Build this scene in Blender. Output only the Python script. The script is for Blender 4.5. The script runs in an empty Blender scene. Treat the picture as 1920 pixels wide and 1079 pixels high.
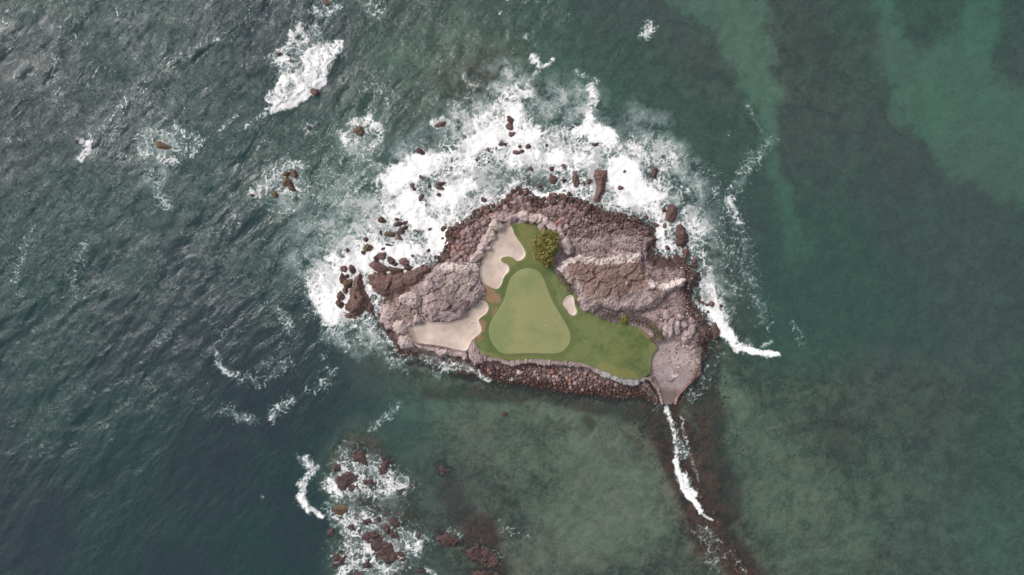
import bpy, bmesh, math, random
import numpy as np
from mathutils import Vector, noise as mnoise

# ------------------------------------------------------------------ camera, sky, sun, exposure
scene = bpy.context.scene
COL = scene.collection
S = 0.18                 # metres per photograph pixel at sea level
H = 230.4                # drone height
cam_d = bpy.data.cameras.new('camera'); cam = bpy.data.objects.new('camera', cam_d)
COL.objects.link(cam); scene.camera = cam
cam.location = (0, 0, H); cam.rotation_euler = (0, 0, 0)
cam_d.lens = 24; cam_d.sensor_width = 36; cam_d.clip_start = 1; cam_d.clip_end = 20000

SUN_EL, SUN_AZ = 40.0, 146.0      # elevation; direction of the sun, degrees counter-clockwise from +X
world = bpy.data.worlds.new('World'); scene.world = world; world.use_nodes = True
wn = world.node_tree.nodes; wl = world.node_tree.links
for n in list(wn): wn.remove(n)
sky = wn.new('ShaderNodeTexSky'); sky.sky_type = 'NISHITA'; sky.sun_disc = False
sky.sun_elevation = math.radians(SUN_EL); sky.sun_rotation = math.radians(90 - SUN_AZ)
sky.air_density = 1.0; sky.dust_density = 4.0; sky.ozone_density = 1.0
hs = wn.new('ShaderNodeHueSaturation'); hs.inputs['Saturation'].default_value = 0.30   # overcast: nearly grey
bg = wn.new('ShaderNodeBackground'); bg.inputs['Strength'].default_value = 0.15
wo = wn.new('ShaderNodeOutputWorld')
wl.new(sky.outputs[0], hs.inputs['Color']); wl.new(hs.outputs[0], bg.inputs['Color']); wl.new(bg.outputs[0], wo.inputs['Surface'])

sun_d = bpy.data.lights.new('sun', 'SUN'); sun = bpy.data.objects.new('sun', sun_d); COL.objects.link(sun)
sun_d.energy = 1.25; sun_d.angle = math.radians(11); sun_d.color = (1.0, 0.90, 0.82)
_e, _a = math.radians(SUN_EL), math.radians(SUN_AZ)
sdir = Vector((math.cos(_e)*math.cos(_a), math.cos(_e)*math.sin(_a), math.sin(_e)))
sun.rotation_euler = sdir.to_track_quat('Z', 'Y').to_euler(); sun.location = sdir*300

vs = scene.view_settings
vs.view_transform = 'Standard'; vs.look = 'None'; vs.gamma = 1; vs.use_curve_mapping = False
vs.exposure = 0.38
random.seed(7); RNG = np.random.default_rng(11)

# ------------------------------------------------------------------ numeric helpers
def PW(px, py, z=0.0):
    k = S*(H - z)/H
    return ((px - 960)*k, (539.5 - py)*k)
def poly_w(pts, z=0.0):
    return np.array([PW(a, b, z) for a, b in pts], dtype=np.float64)
def chaikin(p, n=2, closed=True):
    p = np.asarray(p, float)
    for _ in range(n):
        if closed: q = np.roll(p, -1, 0); a = p*.75 + q*.25; b = p*.25 + q*.75; p = np.stack([a, b], 1).reshape(-1, 2)
        else:
            a = p[:-1]*.75 + p[1:]*.25; b = p[:-1]*.25 + p[1:]*.75
            p = np.vstack([p[:1], np.stack([a, b], 1).reshape(-1, 2), p[-1:]])
    return p
def sstep(a, b, x):
    t = np.clip((x - a)/(b - a), 0, 1); return t*t*(3 - 2*t)
def _hash(ix, iy, seed):
    h = (ix.astype(np.int64)*374761393 + iy.astype(np.int64)*668265263 + seed*1442695041) & 0xffffffff
    h = ((h ^ (h >> 13))*1274126177) & 0xffffffff
    h = ((h ^ (h >> 15))*2246822519) & 0xffffffff
    return (h ^ (h >> 16)) & 0xffffff
def pn(x, y, seed=0):
    xi = np.floor(x); yi = np.floor(y); fx = x - xi; fy = y - yi
    u = fx*fx*fx*(fx*(fx*6 - 15) + 10); v = fy*fy*fy*(fy*(fy*6 - 15) + 10)
    def g(ox, oy):
        a = _hash(xi + ox, yi + oy, seed)*(2*math.pi/0x1000000)
        return np.cos(a)*(fx - ox) + np.sin(a)*(fy - oy)
    a = g(0, 0); b = g(1, 0); c = g(0, 1); d = g(1, 1)
    return (a*(1 - u) + b*u)*(1 - v) + (c*(1 - u) + d*u)*v
def fbm(x, y, octv=4, seed=0, gain=.5):
    r = 0; a = 1.0
    for i in range(octv):
        r = r + a*pn(x*2**i, y*2**i, seed + i*17); a *= gain
    return r*1.4
def ridged(x, y, octv=4, seed=0, gain=.55):
    r = 0; a = 1.0; t = 0
    for i in range(octv):
        r = r + a*(1 - np.abs(pn(x*2**i, y*2**i, seed + i*13))*2.2); t += a; a *= gain
    return r/t
def worley(x, y, seed=0):
    xi = np.floor(x); yi = np.floor(y)
    f1 = np.full(x.shape, 9.0); f2 = np.full(x.shape, 9.0); cid = np.zeros(x.shape)
    for ox in (-1, 0, 1):
        for oy in (-1, 0, 1):
            h = _hash(xi + ox, yi + oy, seed); h2 = _hash(xi + ox, yi + oy, seed + 91)
            d = np.hypot(xi + ox + h/0x1000000 - x, yi + oy + h2/0x1000000 - y)
            n = d < f1
            f2 = np.where(n, f1, np.minimum(f2, d)); cid = np.where(n, h/0x1000000, cid); f1 = np.where(n, d, f1)
    return f1, f2, cid
def facets(x, y, seed=0, slope=1.):
    '''broken slabs: every cell of a jittered grid is a plane with its own tilt and level'''
    xi = np.floor(x); yi = np.floor(y); best = np.full(x.shape, 9.); sec = np.full(x.shape, 9.); z = np.zeros(x.shape)
    for ox in (-1, 0, 1):
        for oy in (-1, 0, 1):
            h = _hash(xi + ox, yi + oy, seed)/0x1000000; h2 = _hash(xi + ox, yi + oy, seed + 91)/0x1000000; h3 = _hash(xi + ox, yi + oy, seed + 47)/0x1000000; h4 = _hash(xi + ox, yi + oy, seed + 23)/0x1000000
            dx = x - (xi + ox + h); dy = y - (yi + oy + h2); d = np.abs(dx)*.7 + np.abs(dy)*.7 + .35*np.hypot(dx, dy)
            n = d < best; v = (h4 - .5) + slope*(np.cos(h3*6.283)*dx + np.sin(h3*6.283)*dy)
            sec = np.where(n, best, np.minimum(sec, d)); z = np.where(n, v, z); best = np.where(n, d, best)
    return z, sec - best
def sdf(poly, X, Y, nearest=False):
    """signed distance, positive inside"""
    x = X.ravel(); y = Y.ravel()
    best = np.full(x.shape, 1e18); ins = np.zeros(x.shape, bool)
    nx = np.zeros(x.shape); ny = np.zeros(x.shape)
    n = len(poly)
    for i in range(n):
        ax, ay = poly[i]; bx, by = poly[(i + 1) % n]
        dx, dy = bx - ax, by - ay; L = dx*dx + dy*dy + 1e-12
        t = np.clip(((x - ax)*dx + (y - ay)*dy)/L, 0, 1)
        qx = ax + t*dx; qy = ay + t*dy; d = (x - qx)**2 + (y - qy)**2
        m = d < best; best = np.where(m, d, best)
        if nearest: nx = np.where(m, qx, nx); ny = np.where(m, qy, ny)
        if ay != by:
            c = ((ay > y) != (by > y)) & (x < (bx - ax)*(y - ay)/(by - ay) + ax); ins ^= c
    s = np.where(ins, 1, -1)*np.sqrt(best)
    if nearest: return s.reshape(X.shape), nx.reshape(X.shape), ny.reshape(X.shape)
    return s.reshape(X.shape)
def dline(pts, X, Y):
    best = np.full(X.shape, 1e18); n = len(pts)
    if n == 1: return np.hypot(X - pts[0][0], Y - pts[0][1])
    for i in range(n - 1):
        ax, ay = pts[i]; bx, by = pts[i + 1]; dx, dy = bx - ax, by - ay
        t = np.clip(((X - ax)*dx + (Y - ay)*dy)/(dx*dx + dy*dy + 1e-9), 0, 1)
        best = np.minimum(best, (X - ax - t*dx)**2 + (Y - ay - t*dy)**2)
    return np.sqrt(best)

# ------------------------------------------------------------------ object helpers
def tag(o, label=None, cat=None, group=None, kind=None):
    if label: o['label'] = label
    if cat: o['category'] = cat
    if group: o['group'] = group
    if kind: o['kind'] = kind
    return o
def link(name, me, mat=None, parent=None):
    o = bpy.data.objects.new(name, me); COL.objects.link(o)
    if mat is not None and me is not None and len(me.materials) == 0: me.materials.append(mat)
    if parent: o.parent = parent
    return o
def raw_mesh(name, V, Q, k=4, attrs=None, smooth=True):
    me = bpy.data.meshes.new(name); V = np.asarray(V, np.float32); Q = np.asarray(Q, np.int32)
    me.vertices.add(len(V)); me.vertices.foreach_set('co', V.ravel())
    me.loops.add(Q.size); me.loops.foreach_set('vertex_index', Q.ravel())
    me.polygons.add(len(Q)); me.polygons.foreach_set('loop_start', np.arange(0, Q.size, k, dtype=np.int32))
    me.polygons.foreach_set('use_smooth', np.full(len(Q), smooth))
    for n, a in (attrs or {}).items():
        at = me.attributes.new(n, 'FLOAT', 'POINT'); at.data.foreach_set('value', np.asarray(a, np.float32).ravel())
    me.update(calc_edges=True); me.validate()
    return me
def grid_mesh(name, X, Y, Z, mask=None, attrs=None, smooth=True):
    ny, nx = X.shape; idx = np.arange(nx*ny).reshape(ny, nx)
    Q = np.stack([idx[:-1, :-1], idx[:-1, 1:], idx[1:, 1:], idx[1:, :-1]], -1)
    if mask is not None: Q = Q[mask]
    Q = Q.reshape(-1, 4); used = np.unique(Q); rem = np.zeros(nx*ny, np.int64); rem[used] = np.arange(len(used))
    V = np.stack([X.ravel(), Y.ravel(), Z.ravel()], -1)[used]
    return raw_mesh(name, V, rem[Q], 4, {k: v.ravel()[used] for k, v in (attrs or {}).items()}, smooth)
def mgrid(x0, x1, y0, y1, c):
    xs = np.arange(x0, x1 + c, c); ys = np.arange(y0, y1 + c, c)
    return np.meshgrid(xs, ys)
def anyv(b):   # any / all of the 4 corners, per cell
    return b[:-1, :-1] | b[:-1, 1:] | b[1:, 1:] | b[1:, :-1]

# ------------------------------------------------------------------ materials
def M(name):
    m = bpy.data.materials.new(name); m.use_nodes = True
    nt = m.node_tree
    for n in list(nt.nodes): nt.nodes.remove(n)
    return m, nt
class N:
    def __init__(s, nt): s.nt = nt
    def n(s, t, **kw):
        x = s.nt.nodes.new(t)
        for k, v in kw.items(): setattr(x, k, v)
        return x
    def set(s, node, key, v):
        if isinstance(v, bpy.types.NodeSocket): s.nt.links.new(v, node.inputs[key])
        elif v is not None: node.inputs[key].default_value = v
    def coord(s):
        return s.n('ShaderNodeNewGeometry').outputs['Position']
    def objc(s): return s.n('ShaderNodeTexCoord').outputs['Object']
    def noise(s, vec, scale, detail=4, rough=.55, dist=0):
        x = s.n('ShaderNodeTexNoise'); s.set(x, 'Vector', vec); s.set(x, 'Scale', scale); s.set(x, 'Detail', detail); s.set(x, 'Roughness', rough); s.set(x, 'Distortion', dist)
        return x.outputs['Fac']
    def vor(s, vec, scale, feature='F1', out='Distance'):
        x = s.n('ShaderNodeTexVoronoi', feature=feature); s.set(x, 'Vector', vec); s.set(x, 'Scale', scale)
        return x.outputs[out]
    def math(s, op, a, b=None, c=None, clamp=False):
        x = s.n('ShaderNodeMath', operation=op, use_clamp=clamp); s.set(x, 0, a); s.set(x, 1, b); s.set(x, 2, c)
        return x.outputs[0]
    def ramp(s, f, a, b, lo=0., hi=1.):
        x = s.n('ShaderNodeMapRange', interpolation_type='SMOOTHSTEP'); s.set(x, 'Value', f); s.set(x, 'From Min', a); s.set(x, 'From Max', b); s.set(x, 'To Min', lo); s.set(x, 'To Max', hi)
        return x.outputs[0]
    def mix(s, f, a, b):
        x = s.n('ShaderNodeMix', data_type='RGBA'); s.set(x, 'Factor', f)
        for k, v in ((6, a), (7, b)):
            if isinstance(v, tuple): v = (*v, 1)
            s.set(x, k, v)
        return x.outputs[2]
    def attr(s, name): return s.n('ShaderNodeAttribute', attribute_name=name).outputs['Fac']
    def bump(s, h, strength=.5, dist=.1, normal=None):
        x = s.n('ShaderNodeBump'); s.set(x, 'Height', h); s.set(x, 'Strength', strength); s.set(x, 'Distance', dist); s.set(x, 'Normal', normal)
        return x.outputs[0]
    def bsdf(s, col, rough=.8, normal=None, spec=.3):
        x = s.n('ShaderNodeBsdfPrincipled')
        if isinstance(col, tuple): col = (*col, 1)
        s.set(x, 'Base Color', col); s.set(x, 'Roughness', rough); s.set(x, 'Normal', normal); s.set(x, 'Specular IOR Level', spec)
        return x.outputs[0]
    def out(s, surf, vol=None):
        o = s.n('ShaderNodeOutputMaterial'); s.nt.links.new(surf, o.inputs['Surface'])
        if vol: s.nt.links.new(vol, o.inputs['Volume'])

def rock_mat(name, cols, fleck=None, rnd=None, scale=.5, rough=.8, bump=.6, wetattr=False, lich=None, speck=.55, tan=1.):
    """cols: dark, mid, light. rnd: 'object' or 'attr' for colour change from piece to piece"""
    m, nt = M(name); g = N(nt); v = g.coord()
    n1 = g.noise(v, scale*.55, 6, .6, .6); n2 = g.noise(v, scale*4, 5, .65); n3 = g.noise(v, scale*.22, 3)
    c = g.mix(g.ramp(n1, .32, .66), cols[0], cols[1])
    c = g.mix(g.ramp(g.math('MULTIPLY', n2, g.math('ADD', n3, .5)), .42, .72), c, cols[2])
    c = g.mix(g.ramp(g.noise(v, scale*.30, 4, .6, .8), .50, .66, 0, .55*tan), c, (cols[1][0]*.95, cols[1][1]*1.02, cols[1][2]*.82)); c = g.mix(g.ramp(g.noise(v, scale*.37, 4, .6, 1.), .47, .33, 0, .6*tan), c, tuple(k*.62 for k in cols[0]))
    if rnd:
        r = g.n('ShaderNodeObjectInfo').outputs['Random'] if rnd == 'object' else g.attr('rnd')
        c = g.mix(g.ramp(r, .0, .5, .55, 0), c, cols[0]); c = g.mix(g.ramp(r, .62, 1., 0, .65), c, cols[2])
        if lich: c = g.mix(g.ramp(r, .955, .96, 0, .75), c, lich)
    if fleck:
        f = g.noise(v, scale*9, 3, .7); c = g.mix(g.ramp(g.math('MULTIPLY', f, g.math('ADD', n1, .45)), .60, .70, 0, .8), c, fleck)
    n4 = g.noise(v, scale*7, 6, .78); c = g.mix(g.ramp(n4, .47, .33, 0, speck), c, tuple(k*.45 for k in cols[0])); c = g.mix(g.ramp(n4, .53, .70, 0, .7), c, cols[2])
    if wetattr:
        w = g.attr('wet'); c = g.mix(w, c, g.mix(n1, (.030, .016, .014), (.085, .045, .038)))
    h = g.math('ADD', g.math('MULTIPLY', n2, .6), g.math('MULTIPLY', g.noise(v, scale*12, 3, .6), .6))
    g.out(g.bsdf(c, rough, g.bump(h, bump, .35), .35))
    return m

MAT = {}
MAT['wet_rock'] = rock_mat('wet_red_rock', ((.040, .022, .020), (.090, .046, .040), (.15, .085, .075)), rnd='object', scale=.6, rough=.55, bump=.7)
MAT['kelp_rock'] = rock_mat('brown_weedy_rock', ((.042, .025, .014), (.095, .056, .032), (.15, .095, .055)), scale=.7, rough=.55)
MAT['boulder'] = rock_mat('beach_boulder', ((.115, .066, .064), (.235, .152, .152), (.38, .28, .278)), rnd='object', scale=.8, lich=(.34, .13, .09))
MAT['cobble'] = rock_mat('beach_cobble', ((.115, .066, .064), (.235, .152, .152), (.38, .28, .278)), rnd='attr', scale=.8, lich=(.30, .13, .08), wetattr=True)
MAT['pale'] = rock_mat('pale_pink_rock', ((.28, .20, .195), (.45, .35, .335), (.56, .47, .45)), scale=.45, fleck=(.58, .5, .48), speck=.15)
MAT['grey'] = rock_mat('grey_pink_rock', ((.19, .135, .138), (.32, .24, .245), (.49, .40, .395)), scale=.35, fleck=(.62, .55, .52))
MAT['ledge'] = rock_mat('pinkish_ledge_rock', ((.19, .13, .13), (.32, .235, .24), (.47, .37, .365)), scale=.5)

# ------------------------------------------------------------------ outlines traced from the photograph (photograph pixels)
ISLAND = [(688,517),(697,541),(706,549),(708,560),(712,578),(713,602),(722,622),(732,642),(745,660),(765,668),(792,674),(830,690),(880,702),(930,714),(980,724),(1020,728),(1055,735),(1095,740),(1135,744),(1180,741),(1215,742),(1240,758),(1268,756),(1292,730),(1312,708),(1316,685),(1322,655),(1338,636),(1342,615),(1330,598),(1318,582),(1308,563),(1299,543),(1308,510),(1297,508),(1284,497),(1265,484),(1240,478),(1226,471),(1238,461),(1244,446),(1235,436),(1215,420),(1190,404),(1160,396),(1128,392),(1110,378),(1090,372),(1066,362),(1040,362),(1012,370),(1000,362),(985,352),(967,349),(955,358),(945,372),(925,380),(905,386),(895,396),(880,402),(862,412),(848,424),(836,433),(836,450),(828,470),(818,485),(815,492),(796,492),(780,498),(757,514),(727,515),(707,514)]
LAWN = [(955,425),(960,421),(985,418),(1007,417),(1022,424),(1046,448),(1048,470),(1033,491),(1043,518),(1060,538),(1070,548),(1086,556),(1086,572),(1099,584),(1127,596),(1143,604),(1165,606),(1182,609),(1207,618),(1219,633),(1231,648),(1236,654),(1227,662),(1222,680),(1221,702),(1208,709),(1185,713),(1157,709),(1140,699),(1120,692),(1100,684),(1085,680),(1065,677),(1040,677),(1028,675),(1003,673),(983,674),(958,678),(937,673),(908,668),(899,657),(888,642),(890,628),(893,605),(904,590),(908,570),(909,552),(907,536),(925,525),(932,500),(930,482),(948,455)]
BUNKER_UP = [(957,422),(962,430),(964,440),(977,457),(987,475),(982,486),(970,491),(963,485),(957,481),(943,482),(938,487),(942,492),(953,497),(956,508),(944,520),(942,532),(933,544),(922,540),(908,533),(899,522),(899,507),(905,489),(910,473),(917,460),(932,438),(942,428)]
BUNKER_LOW = [(900,562),(912,566),(917,576),(913,588),(899,597),(897,603),(903,613),(902,625),(890,633),(882,642),(877,656),(870,659),(853,655),(827,649),(795,645),(782,643),(777,635),(769,617),(768,609),(787,611),(793,603),(817,605),(840,605),(860,600),(880,584),(886,576),(898,568)]
BUNKER_SM = [(1054,567),(1060,557),(1068,553),(1075,555),(1077,565),(1078,575),(1082,582),(1081,589),(1075,593),(1068,590),(1062,580),(1056,573)]
GREEN = [(992,502),(977,505),(963,515),(956,524),(951,540),(945,563),(933,583),(922,598),(916,617),(917,632),(926,650),(937,661),(950,665),(977,663),(1010,663),(1043,664),(1057,659),(1068,646),(1071,632),(1067,617),(1053,593),(1037,567),(1027,543),(1020,522),(1010,508)]
BLUFF_L = [(797,522),(812,505),(828,496),(853,492),(887,492),(901,495),(898,512),(902,529),(908,541),(909,553),(901,563),(897,570),(885,577),(879,586),(860,600),(838,604),(817,604),(803,601),(795,590),(791,578),(793,563),(797,550),(787,543),(789,533)]
BLUFF_R = [(1043,503),(1055,490),(1085,478),(1115,476),(1157,476),(1203,472),(1206,498),(1218,518),(1245,533),(1273,521),(1288,522),(1284,537),(1252,553),(1238,570),(1217,581),(1190,584),(1163,583),(1138,583),(1127,578),(1112,586),(1098,585),(1085,573),(1083,563),(1088,550),(1078,537),(1060,526)]
PAD = [(1232,648),(1253,642),(1273,642),(1300,650),(1308,668),(1308,692),(1300,708),(1267,743),(1265,760),(1243,760),(1235,737),(1222,720),(1213,706),(1214,683),(1218,664)]
ZL = 3.4
W_ISL = chaikin(poly_w(ISLAND), 1); W_LAWN = chaikin(poly_w(LAWN, ZL), 2); W_GREEN = chaikin(poly_w(GREEN, ZL), 2)
W_BU, W_BL, W_BS = [chaikin(poly_w(b, ZL), 2) for b in (BUNKER_UP, BUNKER_LOW, BUNKER_SM)]
W_PAD = chaikin(poly_w(PAD, 1.0), 1); W_RL = poly_w(BLUFF_L, 5); W_RR = poly_w(BLUFF_R, 6)

class Field:
    '''signed distances of an outline on a grid over the island, read back bilinearly'''
    c, x0, y0, x1, y1 = .3, -72, -54, 80, 48
    def __init__(s, poly):
        X, Y = mgrid(s.x0, s.x1, s.y0, s.y1, s.c); s.d = sdf(poly, X, Y).astype(np.float32)
    def __call__(s, X, Y):
        ny, nx = s.d.shape
        u = np.clip((X - s.x0)/s.c, 0, nx - 1.001); v = np.clip((Y - s.y0)/s.c, 0, ny - 1.001)
        i = u.astype(int); j = v.astype(int); fu = u - i; fv = v - j; d = s.d
        r = (d[j, i]*(1 - fu) + d[j, i + 1]*fu)*(1 - fv) + (d[j + 1, i]*(1 - fu) + d[j + 1, i + 1]*fu)*fv
        ox = np.maximum(np.maximum(s.x0 - X, X - s.x1), 0); oy = np.maximum(np.maximum(s.y0 - Y, Y - s.y1), 0)
        return r - np.hypot(ox, oy)
F_ISL, F_LAWN, F_GREEN, F_BU, F_BL, F_BS, F_PAD = [Field(p) for p in (W_ISL, chaikin(poly_w(LAWN, ZL), 1), chaikin(poly_w(GREEN, ZL), 1), chaikin(poly_w(BUNKER_UP, ZL), 1), chaikin(poly_w(BUNKER_LOW, ZL), 1), chaikin(poly_w(BUNKER_SM, ZL), 1), W_PAD)]

# ------------------------------------------------------------------ sea level
CA, SA = math.cos(math.radians(-42)), math.sin(math.radians(-42))      # travel of the swell: to the lower right
def exposure_f(x, y):
    return .10 + .90*sstep(-20, 150, -x*.72 + y*.80)
def sea_h(x, y):
    e = exposure_f(x, y)
    u = x*CA + y*SA; v = -x*SA + y*CA
    w = fbm(x*.020, y*.020, 2, 5)*9
    ph = (u + w)/17.5*2*math.pi
    sw = np.sin(ph); sw = np.sign(sw)*np.abs(sw)**1.0 + .28*np.cos(2*ph + .6)
    grp = .55 + .8*fbm(x*.012 + 3, y*.012, 2, 15)
    chop = fbm(u*.30, v*.12, 3, 25)*.26 + fbm(u*.12 + v*.05, v*.08 - u*.05, 2, 33)*.30
    return e*(.34*sw*np.clip(grp, .15, 1.3) + chop)

# ------------------------------------------------------------------ ground heights
def platform_sd(x, y):
    return np.maximum.reduce([F_LAWN(x, y), F_BU(x, y), F_BL(x, y), F_BS(x, y)])
def lawn_h(x, y):
    z = ZL + .22*fbm(x*.06, y*.06, 2, 41) + .25*sstep(-6, 8, F_GREEN(x, y))
    z = z - .9*sstep(-2, 14, x - 34)*sstep(-10, -28, y)
    for p, d in ((F_BU, .75), (F_BL, .85), (F_BS, .45)):
        s = p(x, y); z = z - d*(sstep(-.15, .75, s)*.6 + .4*sstep(.3, 3.5, s)) + .16*np.exp(-((s + .5)/.7)**2)
    return z
def ground_h(x, y, full=True):
    s = F_ISL(x, y)
    sw = s + 1.3*fbm(x*.12, y*.12, 3, 51) + .5*fbm(x*.5, y*.5, 2, 55)
    z = np.where(sw > 0, 2.1*sstep(-1, 9, sw) + .25*np.clip(sw, 0, 4), sw*.55)
    rr = ridged(x*.16, y*.16, 4, 61) - .5
    z = z + np.where(sw > -3, rr*.6*sstep(-3, 5, sw), 0)
    fz, fe = facets(x*.30 + .3*fbm(x*.2, y*.2, 2, 65), y*.34, 63, 1.1); z = z + (.55*fz - .5*sstep(.07, 0, fe))*sstep(-2, 3, sw)
    fz, fe = facets(x*.8 + y*.2, y*.85, 67, 1.); z = z + .18*fz*sstep(-2, 2, sw)
    z = np.where(z > 0, z*(1 - .66*sstep(-19, -24, y)*sstep(47, 42, x)), z)
    z = np.where(z > 0, z*(1 - .35*sstep(-38, -43, x)), z)
    p = platform_sd(x, y)
    kp = sstep(-1.3, -.2, p); z = z*(1 - kp) + (lawn_h(x, y) - .25)*kp
    q = F_PAD(x, y); k = sstep(-2.2, -.2, q)
    z = z*(1 - k) + k*(pad_h(x, y) - .2)
    return np.maximum(z, -4.5)
def pad_h(x, y):
    return .10 + 2.0*sstep(-37, -24, y + .18*(x - 52)) + .03*fbm(x*.8, y*.8, 2, 71)

# ------------------------------------------------------------------ sea, seabed
def stretch(a0, a1, c, far):
    core = list(np.arange(a0, a1 + c, c)); st = c; x = core[-1]; out = []
    while x < far: st *= 1.35; x += st; out.append(x)
    lo = []; st = c; x = core[0]
    while x > -far: st *= 1.35; x -= st; lo.append(x)
    return np.array(lo[::-1] + core + out)
SAND = [([(1255,-20),(1430,-20),(1440,60),(1455,170),(1462,230),(1472,300),(1492,370),(1512,420),(1506,470),(1480,455),(1465,380),(1450,300),(1430,230),(1400,170),(1370,110),(1340,50),(1290,20)], .95),
        ([(1662,-20),(1695,-20),(1705,60),(1735,90),(1765,95),(1800,60),(1835,-20),(1895,-20),(1890,60),(1872,115),(1900,150),(1990,170),(1990,420),(1850,350),(1790,330),(1750,260),(1695,225),(1672,130),(1640,90)], .85)]
SANDBLOB = [([(760,770),(900,775),(1050,785),(1150,800)],48,.5),([(1400,800),(1430,900),(1480,1000)],80,.5),([(1600,1000),(1500,1060)],120,.45),([(1120,860),(1170,960),(1080,1000)],150,.72),([(860,800),(960,860)],110,.45),([(900,770),(1020,790)],90,.42),([(1000,1060)],120,.5),([(1370,730),(1400,770)],40,.6),([(1450,850),(1540,950)],110,.50),([(1700,950),(1850,1040)],190,.34),([(1860,620),(1800,480)],150,.30),([(1880,300)],120,.25),([(760,110),(860,60),(1060,100)],110,.36),([(690,215)],70,.3),([(1100,160),(1180,190)],60,.35),([(590,350),(640,400)],70,.3),([(560,480)],90,.12)]
REEF = [([(1225,745),(1255,830),(1295,920),(1340,1000),(1420,1110)],52,.95),([(1320,700),(1325,830),(1360,950)],48,.8),([(1180,760)],50,.7),([(1105,790)],26,.6),([(900,1000),(930,1070)],52,.8),([(840,920),(870,960)],40,.6),([(690,880),(720,1000),(690,1080)],85,.8),([(930,110),(900,150)],60,.42),([(1030,170)],30,.5),([(1230,310)],46,.85),([(700,180)],40,.4),([(800,730),(1000,745),(1150,765)],26,.6),([(1560,90),(1520,60)],60,.5),([(560,280)],60,.35),([(1600,870),(1560,800)],40,.45),([(1390,420)],60,.25)]
DEPTH = [([(1215,745),(1245,830),(1290,920),(1340,1000),(1420,1110)],60,1.5),([(690,880),(720,1000),(690,1080)],110,2.2),([(900,1000),(930,1070)],70,.9),([(930,110),(900,150)],110,1.3),([(1230,310)],50,1.5)]
def seabed_fields(X, Y):
    px = X/S + 960 + 16*fbm(X*.05, Y*.05, 3, 81); py = 539.5 - Y/S + 16*fbm(X*.05 + 9, Y*.05, 3, 83)
    sand = np.zeros_like(X)
    for p, d in SAND: sand = np.maximum(sand, d*sstep(-34, 36, sdf(np.array(p, float), px + 14*fbm(X*.14, Y*.14, 3, 86), py)))
    for p, r, d in SANDBLOB: sand = np.maximum(sand, d*sstep(1.15, .1, dline(p, px, py)/r))
    red = np.zeros_like(X)
    for p, r, d in REEF: red = np.maximum(red, d*sstep(1.1, .25, dline(p, px, py)/r))
    isl = F_ISL(X, Y); red = np.maximum(red, (.9 - .35*sstep(-10, -25, Y)*sstep(45, 38, X))*sstep(-6, -.5, isl + 2.5*fbm(X*.1, Y*.1, 3, 85)))
    z = -8.0 + 3.4*sstep(-95, -15, X)
    z = z + 2.9*sstep(-26, -48, Y)*sstep(-48, -18, X)*(1 - sstep(55, 75, X)) + 2.7*sstep(-14, -36, Y)*sstep(52, 72, X)*(1 - .5*sstep(100, 170, X))
    z = z + 2.3*np.exp(-((X + 22)**2/48**2 + (Y - 72)**2/30**2)) + 2.0*np.exp(-((X - 84)**2 + (Y - 75)**2)/36**2) + .9*np.exp(-((X - 150)**2 + (Y - 65)**2)/45**2) + 1.6*np.exp(-((X + 70)**2 + (Y - 30)**2)/24**2)
    for p, r, d in DEPTH: z = z + d*sstep(1.1, .1, dline(p, px, py)/r)
    rf = sstep(95, 45, dline([(670,870),(690,930),(700,990),(700,1080)], px, py)); z = z + (-1.0 - z)*rf
    rf = sstep(50, 20, dline([(845,1010),(905,1045),(930,1090)], px, py)); z = z + (-1.1 - z)*rf*.8
    z = np.maximum(z, -.9 + isl*.16) if False else z + (-1.2 - z)*sstep(-22, -2, isl)*.95
    cw = dline([(1252,758),(1290,880),(1330,968),(1410,1100)], px, py)          # the drowned stone causeway
    z = z + (-.75 - z)*sstep(75, 22, cw)*.9; z = z + (-.30 - z)*sstep(24, 10, cw)
    z = z + .45*fbm(X*.16, Y*.16, 4, 87)*(1 - .8*sand)*sstep(22, 34, cw) + .18*fbm(X*.6, Y*.6, 2, 89)
    return np.minimum(z, -.18), sand, red
xs = stretch(-186, 186, .75, 9000); ys = stretch(-108, 108, .75, 9000)
X, Y = np.meshgrid(xs, ys)
Z, sand_a, red_a = seabed_fields(np.clip(X, -400, 400), np.clip(Y, -300, 300))
me_bed = grid_mesh('seabed', X, Y, Z, attrs={'sand': sand_a, 'red': red_a, 'olive': sstep(-22, -45, Y)*sstep(-45, -10, X)*(1 - .6*sstep(95, 165, X))})
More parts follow.
